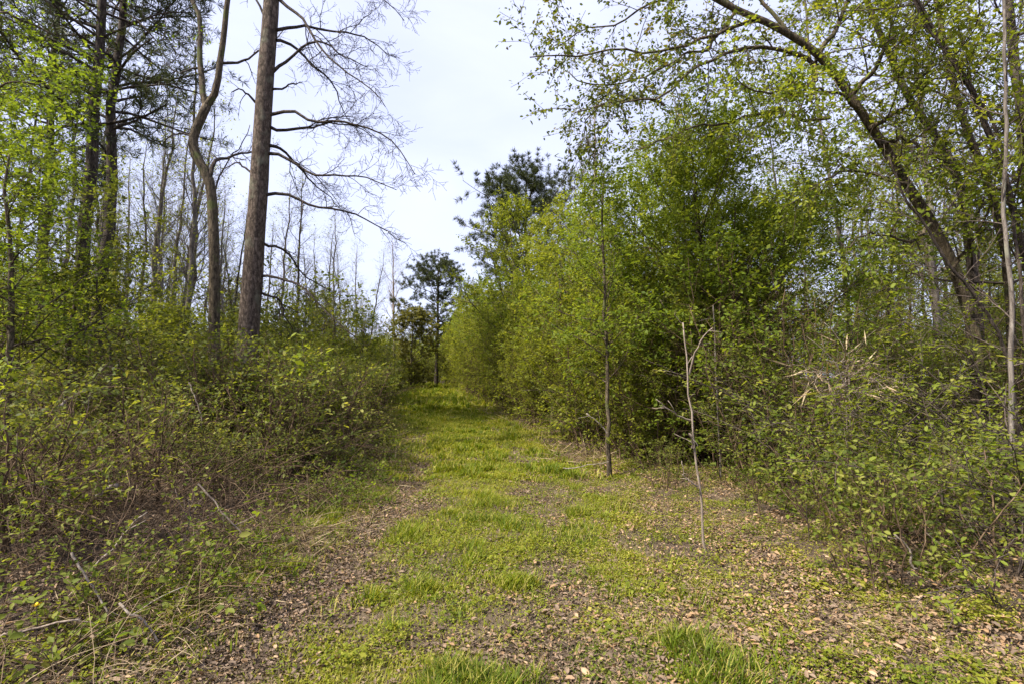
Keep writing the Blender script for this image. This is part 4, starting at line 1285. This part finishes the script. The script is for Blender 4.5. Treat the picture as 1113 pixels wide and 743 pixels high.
# sprays of bright leaves at the front of the right thicket
def spray(name, label, pts, D, r0, seed, leafm='bright', size=0.05, per=6, cat='shrub', dy=-0.3, tw=None, group=None, lf=None):
    b = np.array([at(*pts[0], D)[0], D, 0]); b[2] = gz(b[0], b[1])
    root = thing(name, label, cat, b, 0, group)
    L = line_px(pts, D, b, np.linspace(0, dy, len(pts)))
    if L[0, 2] > 0.05:
        L = np.vstack([[0, 0.05, -0.04], L])
    tw = tw or [dict(K=11, t=(0.2, 1), ang=48, L=0.34, n=5, wander=0.14, up=0.03, rr=0.6, rmax=0.004)]
    lf = lf or dict(per=per, size=size, ratio=0.46, tone=0.5, twigtone=0.12, droop=-0.05, hexa=True, upn=1.6, keep=0.9)
    limb_part('stem', L, r0, 0.003, root, 'twig', seed, tw, 16, lf, leafm, 5, 0.008)
    return root


spray('leafy_shoot', 'long arching shoot of bright leaves reaching out over the fallen branch', [(1095, 640), (1060, 570), (1010, 535), (950, 512), (905, 503), (862, 497)], 4.3, 0.008, 520, dy=-0.5)
spray('leafy_shoot', 'bright leafy shoot hanging in at the edge above the fallen branch', [(1125, 560), (1100, 545), (1060, 530), (1015, 520)], 3.9, 0.007, 521, dy=-0.2)
spray('leafy_shoot', 'upright bright leafy shoot at the lower edge of the right thicket', [(1085, 690), (1075, 650), (1060, 620), (1040, 600)], 3.3, 0.006, 522, dy=-0.1, size=0.042)
spray('leafy_shoot', 'low spreading bright shoot beside the leaf litter at the thicket foot', [(1110, 680), (1060, 640), (1010, 640), (985, 655)], 3.3, 0.006, 523, dy=-0.2, size=0.042)
spray('leafy_shoot', 'short bright shoot with drooping tip in front of the dark thicket gap', [(880, 590), (872, 555), (862, 525), (850, 505)], 4.7, 0.006, 524, dy=-0.2)
spray('leafy_shoot', 'bright shoot with pale leaves beneath the thin pale stem', [(1120, 500), (1095, 450), (1060, 430), (1020, 425)], 4.6, 0.007, 525, dy=-0.3)
for i, (pts, Dd) in enumerate((([(1000, 590), (990, 520), (960, 465), (905, 440)], 5.2), ([(940, 600), (935, 520), (915, 450), (880, 410)], 5.6), ([(1050, 560), (1035, 480), (1000, 420), (940, 390)], 5.6), ([(1080, 520), (1070, 420), (1040, 370), (985, 350)], 5.8), ([(900, 580), (905, 500), (925, 430), (960, 400)], 5.9))):
    spray('leafy_shoot', 'arching shoot with small yellow-green leaves in the right thicket front', pts, Dd, 0.009, 530 + i, 'yellow', 0.045, 7, dy=-0.2, group='arching shoots in the right thicket front',
          tw=[dict(K=16, t=(0.2, 1), ang=50, L=0.5, n=5, wander=0.16, up=0.0, rr=0.6, rmax=0.005), dict(K=4, t=(0.3, 1), ang=45, L=0.2, n=4, wander=0.18, rr=0.7)])

# fallen branches and sticks on the right
stick('fallen_branch', 'straight grey fallen branch leaning in the leafy shoots', [tuple(at(*p, d)) for p, d in (((1075, 575), 4.5), ((1040, 556), 4.4), ((1010, 542), 4.3), ((981, 527), 4.2))], 0.014, 0.009, 540)
stick('fallen_branch', 'forked grey stick poking out of the litter by the fallen leaves', [tuple(at(*p, 3.9)) for p in ((1025, 632), (1010, 620), (996, 612), (990, 588), (977, 572))], 0.011, 0.007, 541, twigs=[dict(TW1, K=2, L=0.18, rmax=0.005)])
stick('fallen_branch', 'weathered broken branch on the ground at the very corner of the thicket', [tuple(at(*p, 3.15)) for p in ((1040, 682), (1062, 690), (1085, 700), (1115, 712))], 0.014, 0.009, 542, twigs=[dict(TW1, K=4, L=0.25, rmax=0.006)])
stick('fallen_branch', 'dark horizontal stick over the litter hollow', [tuple(at(*p, 4.1)) for p in ((935, 586), (960, 588), (980, 592))], 0.009, 0.006, 543, 'twig')
stick('fallen_branch', 'long thin dry stalk lying across grass at the slender sapling', [tuple(at(*p, 7.6)) for p in ((612, 508), (635, 505), (662, 503))], 0.008, 0.005, 544)

# broken dry canes in the right thicket
D = 6.0
b = base_at(915, D)
root = thing('dry_grass_clump', 'clump of broken tan dry canes and blades hanging in the right thicket', 'dry grass', b)
rg = np.random.default_rng(550)
n = 36
tip = at(915, 405, D) - b
p0 = np.tile(tip + np.array([0, 0, -0.1]), (n, 1)) + rg.standard_normal((n, 3)) * np.array([0.12, 0.1, 0.07])
d0 = np.stack([rg.standard_normal(n) * 0.8 + 0.2, rg.standard_normal(n) * 0.4, 0.3 + 0.5 * rg.random(n)], 1)
cn = grow(p0, d0, 0.35 + 0.4 * rg.random(n), 0.006, 7, 0.08, -0.16, 0.4, rg)
st = grow(np.array([[0, 0, -0.05], [0.1, 0.05, -0.05], [-0.08, 0.0, -0.05]]), unit(np.tile(tip, (3, 1))), np.linalg.norm(tip), 0.008, 9, 0.02, 0.0, 0.7, rg)
obj('stalks', tubes_mesh('stalks', [(cn[0], cn[1], 3), (st[0], st[1], 5)], M['pale_bark']), root)
V, q, t = leaf_batch([cn], dict(per=4, size=0.26, ratio=0.06, fwd=1.4, droop=-0.3, tone=0.6), rg)
obj('blades', mesh_from('blades', V, q, None, M['straw'], t), root)

# left: bright sprouts
spray('leafy_shoot', 'bright yellow-green leaf cluster on a thin shoot above the left brambles', [(330, 440), (331, 405), (331, 385), (330, 368)], 8.0, 0.006, 560, size=0.10, per=5, dy=0, tw=[dict(K=7, t=(0.55, 1), ang=50, L=0.18, n=4, rr=0.6)], lf=dict(per=4, size=0.12, ratio=0.62, tone=0.7, hexa=True, upn=0.3, droop=-0.3))
spray('leafy_shoot', 'pale green leaf cluster on a shoot just below the yellow-green one', [(352, 440), (352, 405), (350, 385), (350, 378)], 8.2, 0.005, 561, 'fresh', dy=0, tw=[dict(K=5, t=(0.6, 1), ang=60, L=0.15, n=4, rr=0.6)], lf=dict(per=4, size=0.10, ratio=0.5, tone=0.9, hexa=True, upn=1.5))
spray('seedling', 'bright green seedling with broad leaves low in the brambles near the dry straw', [(92, 720), (90, 700), (88, 688), (86, 678)], 2.95, 0.005, 562, 'fresh', dy=0, tw=[dict(K=7, t=(0.3, 1), ang=75, L=0.11, n=4, rr=0.6)], lf=dict(per=3, size=0.075, ratio=0.6, tone=0.85, hexa=True, upn=2.0), cat='seedling')
spray('leafy_shoot', 'bright leafy shoot with large leaves at the left border of the view', [(-12, 520), (-8, 450), (-2, 410), (6, 385)], 3.6, 0.006, 563, 'bright', dy=0, tw=[dict(K=10, t=(0.4, 1), ang=60, L=0.13, n=4, rr=0.6)], lf=dict(per=3, size=0.075, ratio=0.5, tone=0.45, hexa=True, upn=1.0))
spray('leafy_shoot', 'bright green shoots bunched in the brambles at the left border', [(10, 560), (20, 535), (40, 528), (62, 535)], 4.0, 0.005, 564, 'fresh', dy=0, size=0.05)
spray('leafy_shoot', 'light green shoot rising from the middle of the brown canes', [(195, 610), (200, 585), (206, 560), (208, 540)], 4.0, 0.004, 565, 'bright', dy=0, size=0.04, per=4)
spray('leafy_shoot', 'tall light shoot against the dark hollow of the left wood', [(92, 470), (95, 430), (105, 405), (118, 390)], 6.0, 0.006, 566, 'bright', dy=0.2, size=0.05)
D = 9.0
b = base_at(124, D)
stick('leaning_sapling', 'dark leaning stem topped with bright leaves in front of the left wood', [tuple(b)] + [tuple(at(*p, D)) for p in ((123, 400), (119, 370), (112, 340), (107, 320), (110, 295))], 0.03, 0.012, 570, 'dark_bark', [dict(TW1, K=9, t=(0.6, 1), L=0.5), dict(TW2, K=4, L=0.2)], 'sapling', None, dict(per=4, size=0.075, ratio=0.55, tone=0.55, hexa=True), 'bright')
# sticks in the left brambles
for i, (pl, Dd, lab) in enumerate((
        ([(-20, 700), (40, 678), (85, 664)], 2.9, 'long pale stick lying across the front of the brambles'),
        ([(78, 600), (90, 620), (105, 650), (118, 668)], 3.3, 'crooked brown cane bent down beside the seedling'),
        ([(215, 525), (240, 552), (270, 578)], 4.2, 'straight pale stalk leaning against the brown canes'),
        ([(98, 620), (130, 580), (158, 552)], 3.7, 'slanting grey stick above the crooked cane'),
        ([(205, 415), (214, 440), (222, 462)], 6.3, 'pale broken branch standing in the bramble leaves'),
        ([(105, 540), (120, 530), (134, 526)], 4.6, 'short dark log end in the shade of the brambles'),
        ([(62, 445), (78, 432), (92, 425)], 7.0, 'grey fallen limb in the dark hollow of the left wood'),
        ([(130, 655), (160, 680), (182, 702)], 3.1, 'thin curved cane over the dry straw'))):
    stick('fallen_branch', lab, [tuple(at(*p, Dd)) for p in pl], 0.008 if i not in (5, 6) else 0.03, 0.005 if i not in (5, 6) else 0.02, 580 + i, 'pale_bark' if i in (0, 2, 4) else 'dead_wood', [dict(TW1, K=2, L=0.2, rmax=0.004)])

# tall dry stalks in the left verge
rg = np.random.default_rng(600)
n = 260
x = np.empty(n); y = 2.5 + 4.2 * rg.random(n) ** 1.3
x = path_x(y) - 1.55 - 0.55 * rg.random(n) - 0.1 * (y - 2.5)
P0 = np.stack([x, y, tz(x, y) - 0.02], 1)
az = rg.random(n) * 6.28
d0 = np.stack([np.cos(az) * 0.9 + 0.35, np.sin(az) * 0.6 - 0.25, 0.55 + 0.6 * rg.random(n)], 1)
st = grow(P0, d0, 0.25 + 0.35 * rg.random(n), 0.0026, 7, 0.1, -0.14, 0.5, rg)
me = tubes_mesh('dry_stalks', [(st[0], st[1], 3)], M['straw'])
a = me.attributes.new('tone', 'FLOAT', 'POINT'); a.data.foreach_set('value', np.clip(0.45 + 0.2 * np.repeat(rg.standard_normal(n), 21), 0, 1).astype(np.float32))
o = obj('dry_stalks', me); o['kind'] = 'stuff'

# a small yellow flower in the brambles
p = at(40, 657, 2.9); b = np.array([p[0], p[1], gz(p[0], p[1])])
root = thing('yellow_flower', 'single small yellow flower among the dark brambles', 'flower', b)
stl = smooth_line(np.array([[0, 0, 0], [0.01, 0, (p[2] - b[2]) * 0.5], [0, 0, p[2] - b[2]]]), 8)[None]
obj('stem', tubes_mesh('stem', [(stl, np.full((1, 8), 0.003), 4)], M['twig']), root)
an = np.arange(6) * 6.283 / 6
V, q, t = leaves_geo(np.tile([0, 0, p[2] - b[2]], (6, 1)), np.stack([np.cos(an), np.sin(an) - 0.4, 0.35 + 0 * an], 1), 0.024, 0.7, np.full(6, 0.5), rg, 0.2, 1.0, True)
obj('petals', mesh_from('petals', V, q, None, M['petal'], t), root)
